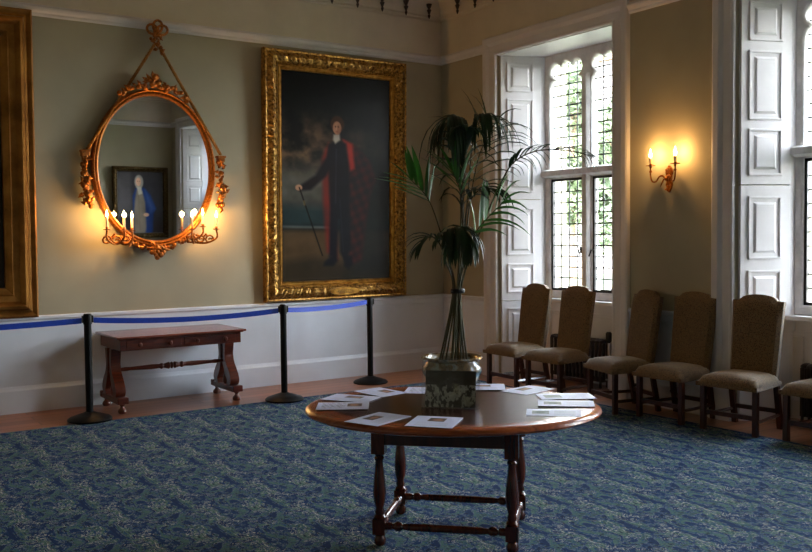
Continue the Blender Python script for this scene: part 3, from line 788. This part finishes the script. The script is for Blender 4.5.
# ------------------------------------------------------------------ chairs
def make_chair():
    r = empty('dining_chair')
    # local: x forward (towards the room), y sideways
    # seat
    m = MB(); nx, ny = 12, 12; D, W = .47, .52
    top = []; 
    for i in range(nx+1):
        for j in range(ny+1):
            u = i/nx; v = j/ny
            wl = W*(.86+.14*u)
            x = u*D-.01; y = (v-.5)*wl
            e = min(u, 1-u, v, 1-v)*2; z = .395+.062*(1-(1-min(1, e*2.6))**2.6)+.016*math.sin(PI*u)*math.sin(PI*v)
            top.append((x, y, z))
    bot = [(x, y, .362) for x, y, z in top]
    n1 = ny+1; fs = [(i*n1+j, (i+1)*n1+j, (i+1)*n1+j+1, i*n1+j+1) for i in range(nx) for j in range(ny)]
    N = len(top); fb = [tuple(N+q for q in reversed(f)) for f in fs]; side = []
    per = [i*n1 for i in range(nx+1)]+[nx*n1+j for j in range(1, n1)]+[i*n1+ny for i in range(nx-1, -1, -1)]+[j for j in range(ny-1, 0, -1)]
    for a, b in zip(per, per[1:]+per[:1]): side.append((a, b, N+b, N+a))
    m.add(top+bot, fs+fb+side); m.build('seat', 'fabric', r, True)
    # back: camel top, raked
    T = TR(.035, 0, .40) @ RY(math.radians(-8.1))
    m = MB(); rows = 16; cols = 16; F = []; Bk = []
    for i in range(cols+1):
        u = i/cols*2-1
        t = .632+(.045*math.sqrt(max(0, 1-(u/.72)**2)) if abs(u) < .72 else 0)
        t += .012*(1-abs(u)) if abs(u) >= .72 else .006
        for j in range(rows+1):
            v = j/rows; z = t*v; hw = .198+.02*v
            e = min(1, min((1-abs(u))*7, (1-v)*9, v*9+.4)); th = .038*math.sqrt(max(0.05, e))
            F.append((th, u*hw, z)); Bk.append((-.03, u*hw, z))
    n1 = rows+1; fs = [(i*n1+j, (i+1)*n1+j, (i+1)*n1+j+1, i*n1+j+1) for i in range(cols) for j in range(rows)]; N = len(F)
    per = [i*n1 for i in range(cols+1)]+[cols*n1+j for j in range(1, n1)]+[i*n1+rows for i in range(cols-1, -1, -1)]+[j for j in range(rows-1, 0, -1)]
    m.add(F+Bk, fs+[tuple(N+q for q in reversed(f)) for f in fs]+[(a, b, N+b, N+a) for a, b in zip(per, per[1:]+per[:1])], T)
    m.build('backrest', 'fabric', r, True)
    # legs
    q = .021
    for s in (-1, 1):
        m = MB(); m.box(.405-q, .405+q, s*.222-q, s*.222+q, 0, .38); m.build('leg', 'dkwood', r, bevel=.004)
        m = MB(); y = s*.195
        vs = []
        for x, z in ((-.045, 0), (.03, .40)):
            vs += [(x-q, y-q, z), (x+q, y-q, z), (x+q, y+q, z), (x-q, y+q, z)]
        m.add(vs, [(0, 3, 2, 1), (4, 5, 6, 7)]+[(k, (k+1) % 4, 4+(k+1) % 4, 4+k) for k in range(4)]); m.build('leg', 'dkwood', r, bevel=.004)
        m = MB(); m.tube([(-.01, s*.2, .12), (.405, s*.235, .12)], .014, 4); m.build('stretcher', 'dkwood', r)
    m = MB(); m.box(.385-.0, .385+.024, -.22, .22, .13, .165); m.build('stretcher', 'dkwood', r)
    m = MB(); m.box(-.03, -.008, -.18, .18, .13, .165); m.build('stretcher', 'dkwood', r)
    return r
def dup(root, **kw):
    r = root.copy(); C.objects.link(r)
    for ch in list(root.children):
        c = ch.copy(); C.objects.link(c); c.parent = r
        for g in ch.children:
            d = g.copy(); C.objects.link(d); d.parent = c
    return r
CH = [(-0.14, -1.755, -0.03, 'tan tapestry high-backed chair farthest back, nearest the room corner'),
      (-0.155, -2.37, 0, 'tan tapestry high-backed chair in front of the dark radiator left of the sconce'),
      (-0.165, -3.245, -0.30, 'tan tapestry high-backed chair tilted against the wall below the sconce'),
      (-0.105, -3.74, 0, 'tan tapestry high-backed chair between the leaning chair and the window architrave'),
      (-0.06, -4.335, 0.12, 'tan tapestry high-backed chair standing whole in front of the right-hand shutter'),
      (0.06, -5.02, 0.03, 'tan tapestry chair cut off by the right edge of the photo')]
ch0 = make_chair()
for i, (x, y, a, lab) in enumerate(CH):
    o = ch0 if i == 0 else dup(ch0)
    o.location = (x, y, .0); o.rotation_euler = (0, 0, PI+a); tag(o, lab, 'chair', 'high-backed chairs lined up along the window wall')

# ------------------------------------------------------------------ side table
st = empty('side_table', (-3.54, -.38, 0)); tag(st, 'reddish mahogany side table with scrolled end supports against the white dado', 'table')
m = MB(); m.box(-.62, .62, -.37, .33, .685, .705); m.box(-.60, .60, -.35, .32, .675, .686); m.build('top', 'mahog_top', st, bevel=.007)
m = MB(); m.box(-.58, .58, -.325, .30, .575, .676); m.build('frieze', 'mahog', st, bevel=.004)
for s in (-1, 1):
    m = MB(); m.box(s*.27-.255, s*.27+.255, -.331, -.30, .587, .667); d = m.build('drawer', 'mahog', st, bevel=.003)
    for q in (-1, 1):
        m = MB(); m.lathe([(.008, 0), (.009, .012), (.02, .018), (.023, .028), (.012, .038)], 12, TR(s*.27+q*.14, -.331, .625) @ RX(PI/2)); m.build('knob', 'mahog', d, True)
    # lyre end
    m = MB()
    for q in (-1, 1):
        pts = [(.10, .575), (.085, .50), (.075, .43), (.10, .36), (.155, .30), (.20, .24), (.215, .19), (.19, .15), (.14, .135)]
        inn = [(.035, .575), (.03, .50), (.03, .43), (.035, .36), (.05, .30), (.075, .25), (.10, .21), (.12, .185), (.10, .135)]
        P = smoothpts([(a, b, 0) for a, b in pts], 4); I = smoothpts([(a, b, 0) for a, b in inn], 4)
        nn = len(P); vs = []
        for th in (-.045, .045):
            vs += [(th, q*p.x, p.y) for p in P]+[(th, q*p.x, p.y) for p in I]
        fs = []
        for k in range(nn-1):
            fs += [(k, k+1, nn+k+1, nn+k), (2*nn+k, 2*nn+k+1, 3*nn+k+1, 3*nn+k), (k, k+1, 2*nn+k+1, 2*nn+k), (nn+k, nn+k+1, 3*nn+k+1, 3*nn+k)]
        fs += [(0, nn, 3*nn, 2*nn), (nn-1, 2*nn-1, 4*nn-1, 3*nn-1)]
        m.add(vs, fs, TR(s*.555, -.01, 0))
        m.lathe([(.03, -.042), (.045, -.03), (.045, .03), (.03, .042)], 14, TR(s*.555, q*.165-.01, .19) @ RY(PI/2))
    m.lathe([(.02, .13), (.034, .16), (.03, .2), (.018, .26), (.03, .32), (.04, .36), (.022, .42), (.03, .5), (.03, .575)], 12, TR(s*.555, -.01, 0))
    m.build('end_support', 'mahog', st, True)
    m = MB(); m.box(s*.555-.045, s*.555+.045, -.27, .25, .085, .137); m.box(s*.555-.05, s*.555+.05, -.30, -.24, .09, .15); m.box(s*.555-.05, s*.555+.05, .22, .28, .09, .15); m.build('foot_bar', 'mahog', st, bevel=.008)
    for y in (-.255, .235):
        m = MB(); m.lathe([(.015, 0), (.034, .006), (.04, .025), (.034, .042), (.02, .055), (.016, .068), (.03, .088)], 14, TR(s*.555, y, 0)); m.build('bun_foot', 'mahog', st, True)
m = MB(); P = [(.014, -.54), (.02, -.44), (.016, -.40), (.024, -.2), (.02, -.12), (.03, -.1), (.02, -.08), (.028, -.05), (.034, -.03), (.022, -.015), (.034, 0), (.022, .015), (.034, .03), (.028, .05), (.02, .08), (.03, .1), (.02, .12), (.024, .2), (.016, .40), (.02, .44), (.014, .54)]
m.lathe(P, 12, TR(0, -.01, .37) @ RY(PI/2)); m.build('stretcher', 'mahog', st, True)

# ------------------------------------------------------------------ barrier posts and belts
PT = [(-4.425, -.80), (-2.625, -.95), (-1.37, -.51)]
plab = ['black barrier post left of the side table', 'black barrier post right of the side table, below the big portrait', 'black barrier post farthest right, behind the round table']
def make_post():
    r = empty('barrier_post')
    m = MB(); m.lathe([(.185, 0), (.188, .012), (.17, .028), (.10, .052), (.05, .068), (.036, .075)], 32); m.build('base', 'black', r, True)
    m = MB(); m.lathe([(.031, .07), (.031, .86), (.031, .862)], 20); m.build('pole', 'black', r, True)
    m = MB(); m.lathe([(.036, .835), (.036, .915), (.03, .925), (.0302, .926)], 20); m.box(-.045, .045, -.018, .018, .85, .91); m.build('belt_head', 'black', r, True)
    return r
p0 = make_post()
for i, (x, y) in enumerate(PT):
    o = p0 if i == 0 else dup(p0)
    o.location = (x, y, .012 if i < 2 else 0); tag(o, plab[i], 'barrier post', 'black stanchions along the left wall')
def belt(a, b, sag, label, z=.88, group=None):
    a = Vector((a[0], a[1], z)); b = Vector((b[0], b[1], z)); d = (b-a).normalized(); a = a+d*.05; b = b-d*.05
    m = MB(); n = 24; vs = []; pn = Vector((-d.y, d.x, 0))*.0015
    for i in range(n+1):
        t = i/n; p = a+(b-a)*t; p.z -= sag*4*t*(1-t)
        for s in (-1, 1):
            vs += [p+pn*s+Vector((0, 0, .024)), p+pn*s-Vector((0, 0, .024))]
    fs = []
    for i in range(n):
        o = i*4; fs += [(o, o+4, o+5, o+1), (o+2, o+3, o+7, o+6), (o, o+2, o+6, o+4), (o+1, o+5, o+7, o+3)]
    fs += [(0, 1, 3, 2), (n*4, n*4+2, n*4+3, n*4+1)]
    m.add(vs, fs); o = m.build('barrier_belt', 'blue', None)
    o['label'] = label; o['category'] = 'barrier belt'; o['group'] = 'blue belts between the barrier posts'
    return o
belt((-6.62, -.74), PT[0], .02, 'blue barrier belt running off the left edge of the photo')
belt(PT[0], PT[1], .035, 'blue barrier belt stretched above the side table')
belt(PT[1], PT[2], .02, 'bright blue barrier belt below the big portrait')
o = dup(p0); o.location = (-6.62, -.74, .001); tag(o, 'black barrier post outside the left edge of the photo', 'barrier post', 'black stanchions along the left wall')

# ------------------------------------------------------------------ big oval table
TCX, TCY, TH = -3.678, -5.030, .69
rt = empty('round_table', (TCX, TCY, .012), math.atan2(-.66, .75)-.07); tag(rt, 'large round mahogany table with dark top on turned legs, in the foreground', 'table')
zt = TH-.012
TE = RZ(.12) @ Matrix.Diagonal((.985, .80, 1, 1))
m = MB(); m.lathe([(.655, zt-.012), (.655, zt-.0005), (.6549, zt)], 96, TE); m.build('top_inset', 'tabletop', rt, True)
m = MB(); vs = []; fs = []; n = 96
pr_ = [(.655, zt), (.75, zt), (.772, zt-.004), (.785, zt-.014), (.787, zt-.024), (.778, zt-.034), (.755, zt-.038), (.74, zt-.045), (.60, zt-.045), (.655, zt-.02)]
for k in range(n):
    a = 2*PI*k/n
    for r_, z in pr_: vs.append((r_*math.cos(a), r_*math.sin(a), z))
K = len(pr_)
for k in range(n):
    for j in range(K): fs.append((k*K+j, k*K+(j+1) % K, ((k+1) % n)*K+(j+1) % K, ((k+1) % n)*K+j))
m.add(vs, fs, TE); m.build('rim', 'rim', rt, True)
LX, LY = .335, .265
m = MB()
m.box(-LX, LX, -LY-.012, -LY+.012, zt-.165, zt-.044); m.box(-LX, LX, LY-.012, LY+.012, zt-.165, zt-.044)
m.box(-LX-.012, -LX+.012, -LY, LY, zt-.165, zt-.044); m.box(LX-.012, LX+.012, -LY, LY, zt-.165, zt-.044); m.build('apron', 'dkwood', rt, bevel=.003)
lp_ = [(.016, 0), (.026, .006), (.03, .025), (.024, .042), (.02, .05)]
for sx in (-1, 1):
    for sy in (-1, 1):
        m = MB(); X = TR(sx*LX, sy*LY, 0)
        m.lathe([(.022, 0), (.03, .008), (.032, .03), (.022, .05), (.028, .058)], 16, X)
        m.box(-.032, .032, -.032, .032, .058, .135, X)
        m.lathe([(.026, .135), (.031, .145), (.022, .158), (.026, .17), (.02, .19), (.03, .225), (.034, .27), (.030, .33), (.024, .38), (.019, .43), (.026, .445), (.02, .457), (.028, .47)], 16, X)
        m.box(-.034, .034, -.034, .034, .47, zt-.044, X)
        m.build('leg', 'legwood', rt, True)
def turned(L, T, nm):
    h = L/2; P = [(.02, -h), (.02, -h+.03), (.014, -h+.04), (.024, -h+.055), (.024, -h+.075), (.014, -h+.09), (.018, -h+.12), (.0195, -h+.2), (.0195, h-.2), (.018, h-.12), (.014, h-.09), (.024, h-.075), (.024, h-.055), (.014, h-.04), (.02, h-.03), (.02, h)]
    m = MB(); m.lathe(P, 14, T); m.build('stretcher', 'legwood', rt, True)
for sy in (-1, 1): turned(2*LX-.06, TR(0, sy*LY, .097) @ RY(PI/2), 'long')
for sx in (-1, 1): turned(2*LY-.06, TR(sx*LX, 0, .097) @ RX(PI/2), 'short')

# ------------------------------------------------------------------ papers on the table
def sheet_fn(kind, seed):
    def f(U, V):
        img = canvas(U, (206, 209, 234)); rr = random.Random(seed)
        if kind == 'text':
            r = 0
            for v in np.arange(.12, .9, .075):
                L_ = rr.uniform(.38, .5); img = mixc(img, ((abs(V-v) < .018) & (U > .08) & (U < .08+L_) & (np.sin(U*170+v*50) > -.6)).astype(float), (96, 96, 112))
            img = mixc(img, ((U > .58) & (U < .86) & (V > .2) & (V < .62)).astype(float), (84, 58, 52)); img = mixc(img, ellm(U, V, .72, .42, .09, .12, .4), (170, 120, 92))
        elif kind == 'photo':
            img = mixc(img, ((U > .34) & (U < .70) & (V > .16) & (V < .48)).astype(float), (70, 50, 48)); img = mixc(img, ellm(U, V, .54, .34, .12, .08, .4), (164, 112, 84))
            for v in np.arange(.58, .9, .07): img = mixc(img, ((abs(V-v) < .014) & (U > .16) & (U < .84)).astype(float), (176, 178, 194))
        else:
            img = mixc(img, ((U > .10) & (U < .42) & (V > .25) & (V < .75)).astype(float), (112, 122, 124)); img = mixc(img, ellm(U, V, .26, .5, .09, .16, .5), (72, 88, 84))
            for v in np.arange(.25, .8, .09): img = mixc(img, ((abs(V-v) < .02) & (U > .50) & (U < .9)).astype(float), (184, 186, 204))
        return img
    return f
def paper(ctr, ang, w, h, kind, label, seed, lift=0):
    o = empty('paper_sheet', (ctr[0], ctr[1], TH+.0006+lift), ang); tag(o, label, 'paper', 'printed sheets on the round table')
    m = MB(); m.box(-w/2, w/2, -h/2, h/2, 0, .0012); m.build('sheet', 'board', o)
    painted('printing', w*.995, h*.995, 64, 46, sheet_fn(kind, seed), TR(0, 0, .0015) @ RX(-PI/2), 'print', o)
CAM = (-6.535, -8.818)
def rot_of(a, b): return math.atan2(b[1]-a[1], b[0]-a[0])
SH = [((-3.775, -4.488), -1.45, 0.26, 0.19, 'photo', 'printed sheet farthest back on the left of the round table'),
      ((-4.018, -4.566), -1.02, 0.28, 0.19, 'photo', 'printed sheet between the back one and the text-covered one, left side'),
      ((-4.175, -4.746), -0.58, 0.27, 0.2, 'text', 'sheet with lines of text and a picture, nearest the left rim'),
      ((-4.199, -5.127), 0.36, 0.28, 0.2, 'photo', 'printed sheet in the front left of the table top'),
      ((-4.028, -5.355), -0.87, 0.23, 0.25, 'photo', 'printed sheet in front of the framed photograph'),
      ((-3.225, -4.719), -0.66, 0.27, 0.21, 'photo', 'printed sheet just right of the glazed pot'),
      ((-3.068, -4.944), 0.19, 0.27, 0.19, 'photo', 'glossy printed sheet at the back right of the table'),
      ((-3.05, -5.231), -0.54, 0.3, 0.18, 'card', 'upper of two white folded leaflets at the right rim'),
      ((-3.208, -5.396), -0.74, 0.29, 0.17, 'card', 'lower of two white folded leaflets at the right rim'),
      ((-3.417, -5.525), -0.75, 0.27, 0.17, 'card', 'glossy leaflet nearest the front on the right side of the table')]
for i, (c, a, w, h, k, lab) in enumerate(SH): paper(c, a, w, h, k, lab, i, .0022*(i % 3))
paper((-3.52, -4.62), -.75, .29, .21, 'text', 'printed sheet half hidden behind the glazed pot', 11)

# ------------------------------------------------------------------ pot, palm, acrylic stand
PX, PY = -3.550, -4.864
pt = empty('plant_pot', (PX, PY, TH)); tag(pt, 'round glazed pot painted in gold, blue and red, on the round table', 'plant pot')
m = MB(); m.lathe([(.085, 0), (.092, .006), (.09, .015), (.105, .045), (.138, .10), (.157, .145), (.155, .172), (.138, .195), (.134, .203), (.156, .213), (.162, .220), (.154, .228), (.138, .224), (.130, .212), (.130, .19), (.02, .185)], 48)
m.build('bowl', 'pot', pt, True).scale = (1.04, 1.04, 1)
pl = empty('kentia_palm', (PX, PY, TH+.187)); pl.name = 'potted_palm'
tag(pl, 'tall green palm with arching fronds tied at the stems, growing in the glazed pot', 'potted palm')
m = MB(); m.lathe([(.126, -.0), (.126, .002), (.06, .004), (.001, .006)], 24); m.build('soil', 'soil', pl, True)
z0 = TH+.187
R3 = Vector((.827, -.562, 0)); B3 = Vector((.562, .827, 0))
def W(r, z, b=0): return R3*r+B3*b+Vector((0, 0, z-z0))
def blade(mb, base, d, L, w, droop, seg=6, twist=None):
    d = d.normalized(); side = d.cross(Vector((0, 0, 1)))
    if side.length < .1: side = Vector((1, 0, 0))
    side.normalize()
    if twist: side = (Matrix.Rotation(twist, 3, d) @ side)
    vs = []; fs = []; p = base.copy(); dr = d.copy(); st_ = L/seg
    for i in range(seg+1):
        t = i/seg; ww = w*(math.sin(PI*min(1, (t*.92+.08)))**.7)*(1-.25*t)
        if i == seg: ww = .0008
        nrm = side.cross(dr).normalized()
        vs += [p-side*ww+nrm*ww*.35, p, p+side*ww+nrm*ww*.35]
        dr = (dr+Vector((0, 0, -droop/seg*(.4+1.6*t)))).normalized(); p = p+dr*st_
    for i in range(seg):
        o = i*3; fs += [(o, o+3, o+4, o+1), (o+1, o+4, o+5, o+2)]
    mb.add(vs, fs)
def frond(pts, t0, n, L, w, droop, ang, mat, seed, up=.0, stemr=.0048, sv=None):
    rr = random.Random(seed); P = smoothpts([W(*p) for p in pts], 8); N = len(P)
    stem = MB(); stem.tube(P, [stemr*(1-.75*i/(N-1))+.001 for i in range(N)], 6)
    fo = stem.build('frond_stem', 'stem', pl, True)
    lf = MB()
    for i in range(n):
        t = t0+(1-t0)*(i+.5)/n; k = min(N-2, int(t*(N-1))); tan = (P[k+1]-P[k]).normalized(); base = P[k].lerp(P[k+1], t*(N-1)-k)
        side = tan.cross(Vector((0, 0, 1)))
        if side.length < .15: side = R3.copy()
        if sv: side = (R3*sv[0]+Vector((0, 0, sv[1]))+B3*sv[2]); side = side-tan*side.dot(tan)*.6
        side.normalize(); nrm = side.cross(tan).normalized()
        if sv: nrm = Vector((0, 0, 1))
        env = .55+.45*math.sin(PI*min(1, (i+1.5)/(n+1)))
        for s in (-1, 1):
            a = math.radians(ang*(1-.35*i/n)+rr.uniform(-7, 7)); d = tan*math.cos(a)+side*s*math.sin(a)+nrm*(.18+up)
            blade(lf, base, d, L*env*rr.uniform(.85, 1.1), w*rr.uniform(.8, 1.1), droop*rr.uniform(.7, 1.3), 6, s*.3)
    blade(lf, P[-1], (P[-1]-P[-2]), L*.6, w*.8, droop)
    lf.build('leaflets', mat, fo, True)
S0 = (.0, .90, 0)
def st0(r, b): return (r*1.7, .885, b*1.7)
TIE = (.035, 1.275, 0)
frond([st0(-.02, 0), (.02, 1.27, 0), (-.03, 1.5, .02), (-.09, 1.70, -.02), (-.14, 1.80, -.06), (-.22, 1.88, -.10)], .68, 5, .26, .019, .15, 42, 'leaf', 1, -.1, sv=(.6, .8, .1))
frond([st0(.0, .02), (.03, 1.27, .01), (.06, 1.5, -.02), (.065, 1.72, -.06), (.04, 1.83, -.12), (.0, 1.92, -.16)], .70, 5, .26, .018, .3, 34, 'leaf', 2, .0, sv=(1, .1, .2))
frond([st0(.01, -.02), (.035, 1.27, 0), (.07, 1.7, .04), (.08, 2.05, .03), (.06, 2.18, -.02), (.02, 2.22, -.09), (-.02, 2.20, -.17)], .66, 13, .36, .0115, 3.8, 34, 'leafdark', 3, -.3)
frond([st0(.03, 0), (.045, 1.27, 0), (.09, 1.75, .0), (.12, 2.08, -.02), (.15, 2.20, -.06), (.19, 2.22, -.14)], .64, 12, .34, .0115, 3.8, 32, 'leafdark', 4, -.3)
frond([st0(.05, .02), (.05, 1.27, .01), (.09, 1.62, .03), (.12, 1.84, .02), (.16, 2.02, -.01), (.22, 2.14, -.04)], .56, 10, .36, .0175, 1.3, 52, 'leafdark', 5, .05, sv=(1, -.1, -.2))
frond([st0(.04, -.02), (.05, 1.27, 0), (.16, 1.6, .0), (.27, 1.86, -.06), (.34, 1.97, -.1), (.46, 2.02, -.16), (.62, 2.01, -.22), (.71, 1.98, -.25)], .50, 17, .15, .010, 1.6, 46, 'leafdark', 6, -.2, sv=(-.3, .7, .7))
frond([st0(.02, .03), (.04, 1.27, -.01), (.08, 1.46, -.05), (.12, 1.58, -.08), (.19, 1.67, -.12), (.27, 1.75, -.16)], .58, 6, .27, .028, 1.0, 44, 'leaf', 7, -.1, sv=(-.5, .8, .3))
frond([st0(.04, .01), (.045, 1.27, .01), (.07, 1.55, .02), (.09, 1.72, .02), (.15, 1.82, -.02), (.24, 1.82, -.05)], .66, 6, .22, .014, 1.6, 44, 'leafdark', 17)
frond([st0(-.03, .03), (.015, 1.27, -.01), (-.02, 1.47, -.03), (.0, 1.60, -.08), (.05, 1.62, -.16), (.09, 1.55, -.22)], .45, 12, .25, .018, 3.6, 40, 'leafdark', 8, -.2)
frond([st0(-.04, .0), (.01, 1.27, .02), (-.03, 1.44, .02), (-.07, 1.55, .0), (-.12, 1.57, -.03), (-.17, 1.53, -.06)], .48, 8, .20, .011, 1.2, 42, 'leafdark', 9, -.1)
frond([st0(.0, -.03), (.03, 1.27, -.02), (.05, 1.62, -.06), (.06, 1.85, -.09), (.07, 2.0, -.12), (.07, 2.10, -.18)], .46, 13, .30, .018, 2.6, 24, 'leafdark', 10)
frond([st0(.02, .0), (.04, 1.27, .02), (.07, 1.5, .04), (.06, 1.62, .0), (.03, 1.61, -.1), (-.02, 1.54, -.18)], .5, 10, .24, .016, 3.6, 44, 'leafdark', 11, -.2)
frond([st0(.03, .02), (.05, 1.27, .0), (.06, 1.7, .08), (.05, 2.03, .08), (.02, 2.17, .04), (-.03, 2.19, .0)], .76, 6, .28, .010, 6.5, 34, 'leafdry', 12, -.3)
m = MB(); m.lathe([(.040, -.012), (.043, -.006), (.043, .006), (.040, .012)], 14, Matrix.Translation(W(.035, 1.275, 0)) @ Matrix.Diagonal((1.0, .8, 1, 1))); m.build('tie', 'black', pl, True)

# acrylic display with a dark photograph
def photo_fn(U, V):
    n = npnoise(U, V, 9, 21); n2 = npnoise(U, V*.4, 20, 5); img = canvas(U, (24, 26, 28))
    img = mixc(img, np.clip(n*2.2-.9, 0, 1)*.5, (130, 134, 128)); img = mixc(img, ((n2 > .52) & (V > .38)).astype(float)*.8, (204, 206, 190))
    img = mixc(img, polym(U, V, [(.55, .35), (.66, .35), (.66, .62), (.55, .62)], .03)*.6, (170, 166, 130)); img = mixc(img, ((V < .2)).astype(float)*.3, (30, 34, 32))
    img = img*(.7+.6*npnoise(U, V, 22, 8))[..., None]
    return mixc(img, polym(U, V, [(.76, .7), (.9, .7), (.9, .97), (.78, .97)], .01)*.8, (190, 190, 168))
ca = Vector((-3.873, -5.003, 0)); cb = Vector((-3.67, -5.205, 0)); mid = (ca+cb)/2
ac = empty('display_stand', (mid.x+.012, mid.y-.018, TH), math.atan2(cb.y-ca.y, cb.x-ca.x)); tag(ac, 'clear acrylic stand holding a dark photograph, leaning before the glazed pot', 'display stand')
AT = RX(math.radians(-13))
m = MB(); m.box(-.15, .15, -.003, 0, .0, .26, AT); m.box(-.15, .15, .006, .009, .0, .25, AT); m.box(-.15, .15, .006, .10, .001, .004); m.build('acrylic_holder', 'acrylic', ac)
painted('photograph', .262, .186, 90, 66, photo_fn, AT @ TR(.0, .002, .100), 'print', ac)
m = MB(); m.box(-.131, .131, .003, .0045, .006, .194, AT); m.build('photo_backing', 'black', ac)

# sockets on the pier skirting
for y, lab in ((-3.05, 'dark round socket on the skirting behind the leaning chair'), (-3.47, 'dark round socket on the skirting, right of the other one')):
    m = MB(); m.lathe([(.016, 0), (.016, .01), (.01, .014)], 12, TR(-.03, y, .17) @ RY(-PI/2)); tag(m.build('wall_socket', 'socket', None, True), lab, 'socket', 'sockets on the pier skirting')

# ------------------------------------------------------------------ garden outside
m = MB(); m.box(.9, 70, -45, 60, -.7, -.6); struct(m.build('ground', 'grass'), 'lawn outside the windows')
def tree(x, y, h, rad, mat, label, seed, n=2600, ls=.14):
    rr = random.Random(seed); t = empty('garden_tree', (x, y, -.6)); tag(t, label, 'tree', 'trees in the garden outside the windows')
    m = MB(); m.tube([(0, 0, 0), (.05, .03, h*.35), (-.05, 0, h*.7)], [.14, .1, .04], 8)
    for k in range(6):
        a = k*1.05; m.tube([(0, 0, h*(.25+.07*k)), (math.cos(a)*rad*.4, math.sin(a)*rad*.4, h*(.4+.07*k)), (math.cos(a)*rad*.8, math.sin(a)*rad*.8, h*(.5+.07*k))], [.05, .03, .01], 5)
    m.build('trunk', 'bark', t, True)
    lobes = [(rr.uniform(-.5, .5)*rad, rr.uniform(-.5, .5)*rad, h*rr.uniform(.3, .85), rad*rr.uniform(.35, .6)) for _ in range(12)]
    m = MB()
    for i in range(n):
        lx, ly, lz, lr = lobes[i % 12]; v = Vector((rr.gauss(0, 1), rr.gauss(0, 1), rr.gauss(0, 1))).normalized()*lr*rr.uniform(.55, 1.05)
        p = Vector((lx, ly, lz))+v; a = Vector((rr.gauss(0, 1), rr.gauss(0, 1), rr.gauss(0, 1))).normalized(); b = a.orthogonal().normalized(); s = ls*rr.uniform(.6, 1.2)
        m.add([p-a*s, p+b*s*.5, p+a*s, p-b*s*.5], [(0, 1, 2, 3)])
    m.build('crown', mat, t)
tree(16.4, 14.4, 9.8, 1.45, 'tree1', 'light green tree seen through the left light of the corner window', 1, 4200, .17)
tree(16.0, 11.2, 9.0, 1.5, 'tree2', 'deeper green tree seen through the right light of the corner window', 2, 4200, .17)
tree(22.0, 19.4, 8.4, 2.3, 'tree2', 'farther tree behind the others outside the corner window', 3, 4800, .22)
bd = empty('stone_building', (34, 32, -.6)); tag(bd, 'pale stone building far beyond the trees, faint through the window panes', 'building')
m = MB(); m.box(-2, 2, -22, 22, 0, 12); m.build('wall', 'wallstone', bd)
m = MB(); m.prism([(-2.5, 12), (2.5, 12), (0, 14.5)], -22.4, 22.4, Matrix(((1, 0, 0, 0), (0, 0, 1, 0), (0, 1, 0, 0), (0, 0, 0, 1)))); m.build('roof', 'bark', bd)
for k in range(8):
    for z in (1.6, 5.2, 8.8):
        y = -19+k*5.4; m = MB(); m.box(-2.12, -1.95, y-.75, y+.75, z, z+.12); m.box(-2.12, -1.95, y-.75, y+.75, z+2.1, z+2.22); m.box(-2.12, -1.95, y-.75, y-.63, z, z+2.2); m.box(-2.12, -1.95, y+.63, y+.75, z, z+2.2); m.box(-2.12, -1.95, y-.06, y+.06, z, z+2.2)
        f_ = m.build('window', 'stone', bd); m = MB(); m.box(-2.04, -2.02, y-.63, y+.63, z+.12, z+2.1); m.build('pane', 'radiator', f_)

# ------------------------------------------------------------------ light, world, camera
w = bpy.data.worlds.new('sky'); SC.world = w; w.use_nodes = True; nt = w.node_tree; bg = nt.nodes['Background']
tc = nt.nodes.new('ShaderNodeTexCoord'); sp = nt.nodes.new('ShaderNodeSeparateXYZ'); rp = nt.nodes.new('ShaderNodeValToRGB')
nt.links.new(tc.outputs['Generated'], sp.inputs[0]); nt.links.new(sp.outputs['Z'], rp.inputs['Fac']); nt.links.new(rp.outputs['Color'], bg.inputs['Color'])
rp.color_ramp.elements[0].position = 0; rp.color_ramp.elements[0].color = (.98, .985, 1, 1); rp.color_ramp.elements[1].position = .8; rp.color_ramp.elements[1].color = (.72, .84, 1, 1)
bg.inputs['Strength'].default_value = 13.0
sun = bpy.data.lights.new('sun', 'SUN'); sun.energy = 14; sun.angle = math.radians(2); sun.color = (1, .94, .84)
so = bpy.data.objects.new('sun', sun); C.objects.link(so); so.rotation_euler = Vector((-.62, -.25, .74)).to_track_quat('Z', 'Y').to_euler()

cam = bpy.data.cameras.new('camera'); co = bpy.data.objects.new('camera', cam); C.objects.link(co); SC.camera = co
cam.sensor_fit = 'HORIZONTAL'; cam.sensor_width = 36; cam.lens = 905.8/812*36; cam.clip_start = .05; cam.clip_end = 300
yaw, pitch, roll = .596677, .0425082, -.00997350
f = Vector((math.sin(yaw)*math.cos(pitch), math.cos(yaw)*math.cos(pitch), -math.sin(pitch))); r = Vector((math.cos(yaw), -math.sin(yaw), 0)); u = r.cross(f)
r2 = r*math.cos(roll)+u*math.sin(roll); u2 = -r*math.sin(roll)+u*math.cos(roll)
mt = Matrix((r2, u2, -f)).transposed().to_4x4(); mt.translation = Vector((-6.53476, -8.81773, 1.57)); co.matrix_world = mt

SC.view_settings.view_transform = 'Standard'; SC.view_settings.look = 'None'; SC.view_settings.gamma = 1; SC.view_settings.use_curve_mapping = False
SC.view_settings.exposure = 2.12
SC.cycles.max_bounces = 8; SC.cycles.diffuse_bounces = 5; SC.cycles.glossy_bounces = 4; SC.cycles.transparent_max_bounces = 12
SC.cycles.sample_clamp_indirect = 6; SC.cycles.caustics_reflective = False; SC.cycles.caustics_refractive = False
SC.cycles.use_denoising = True
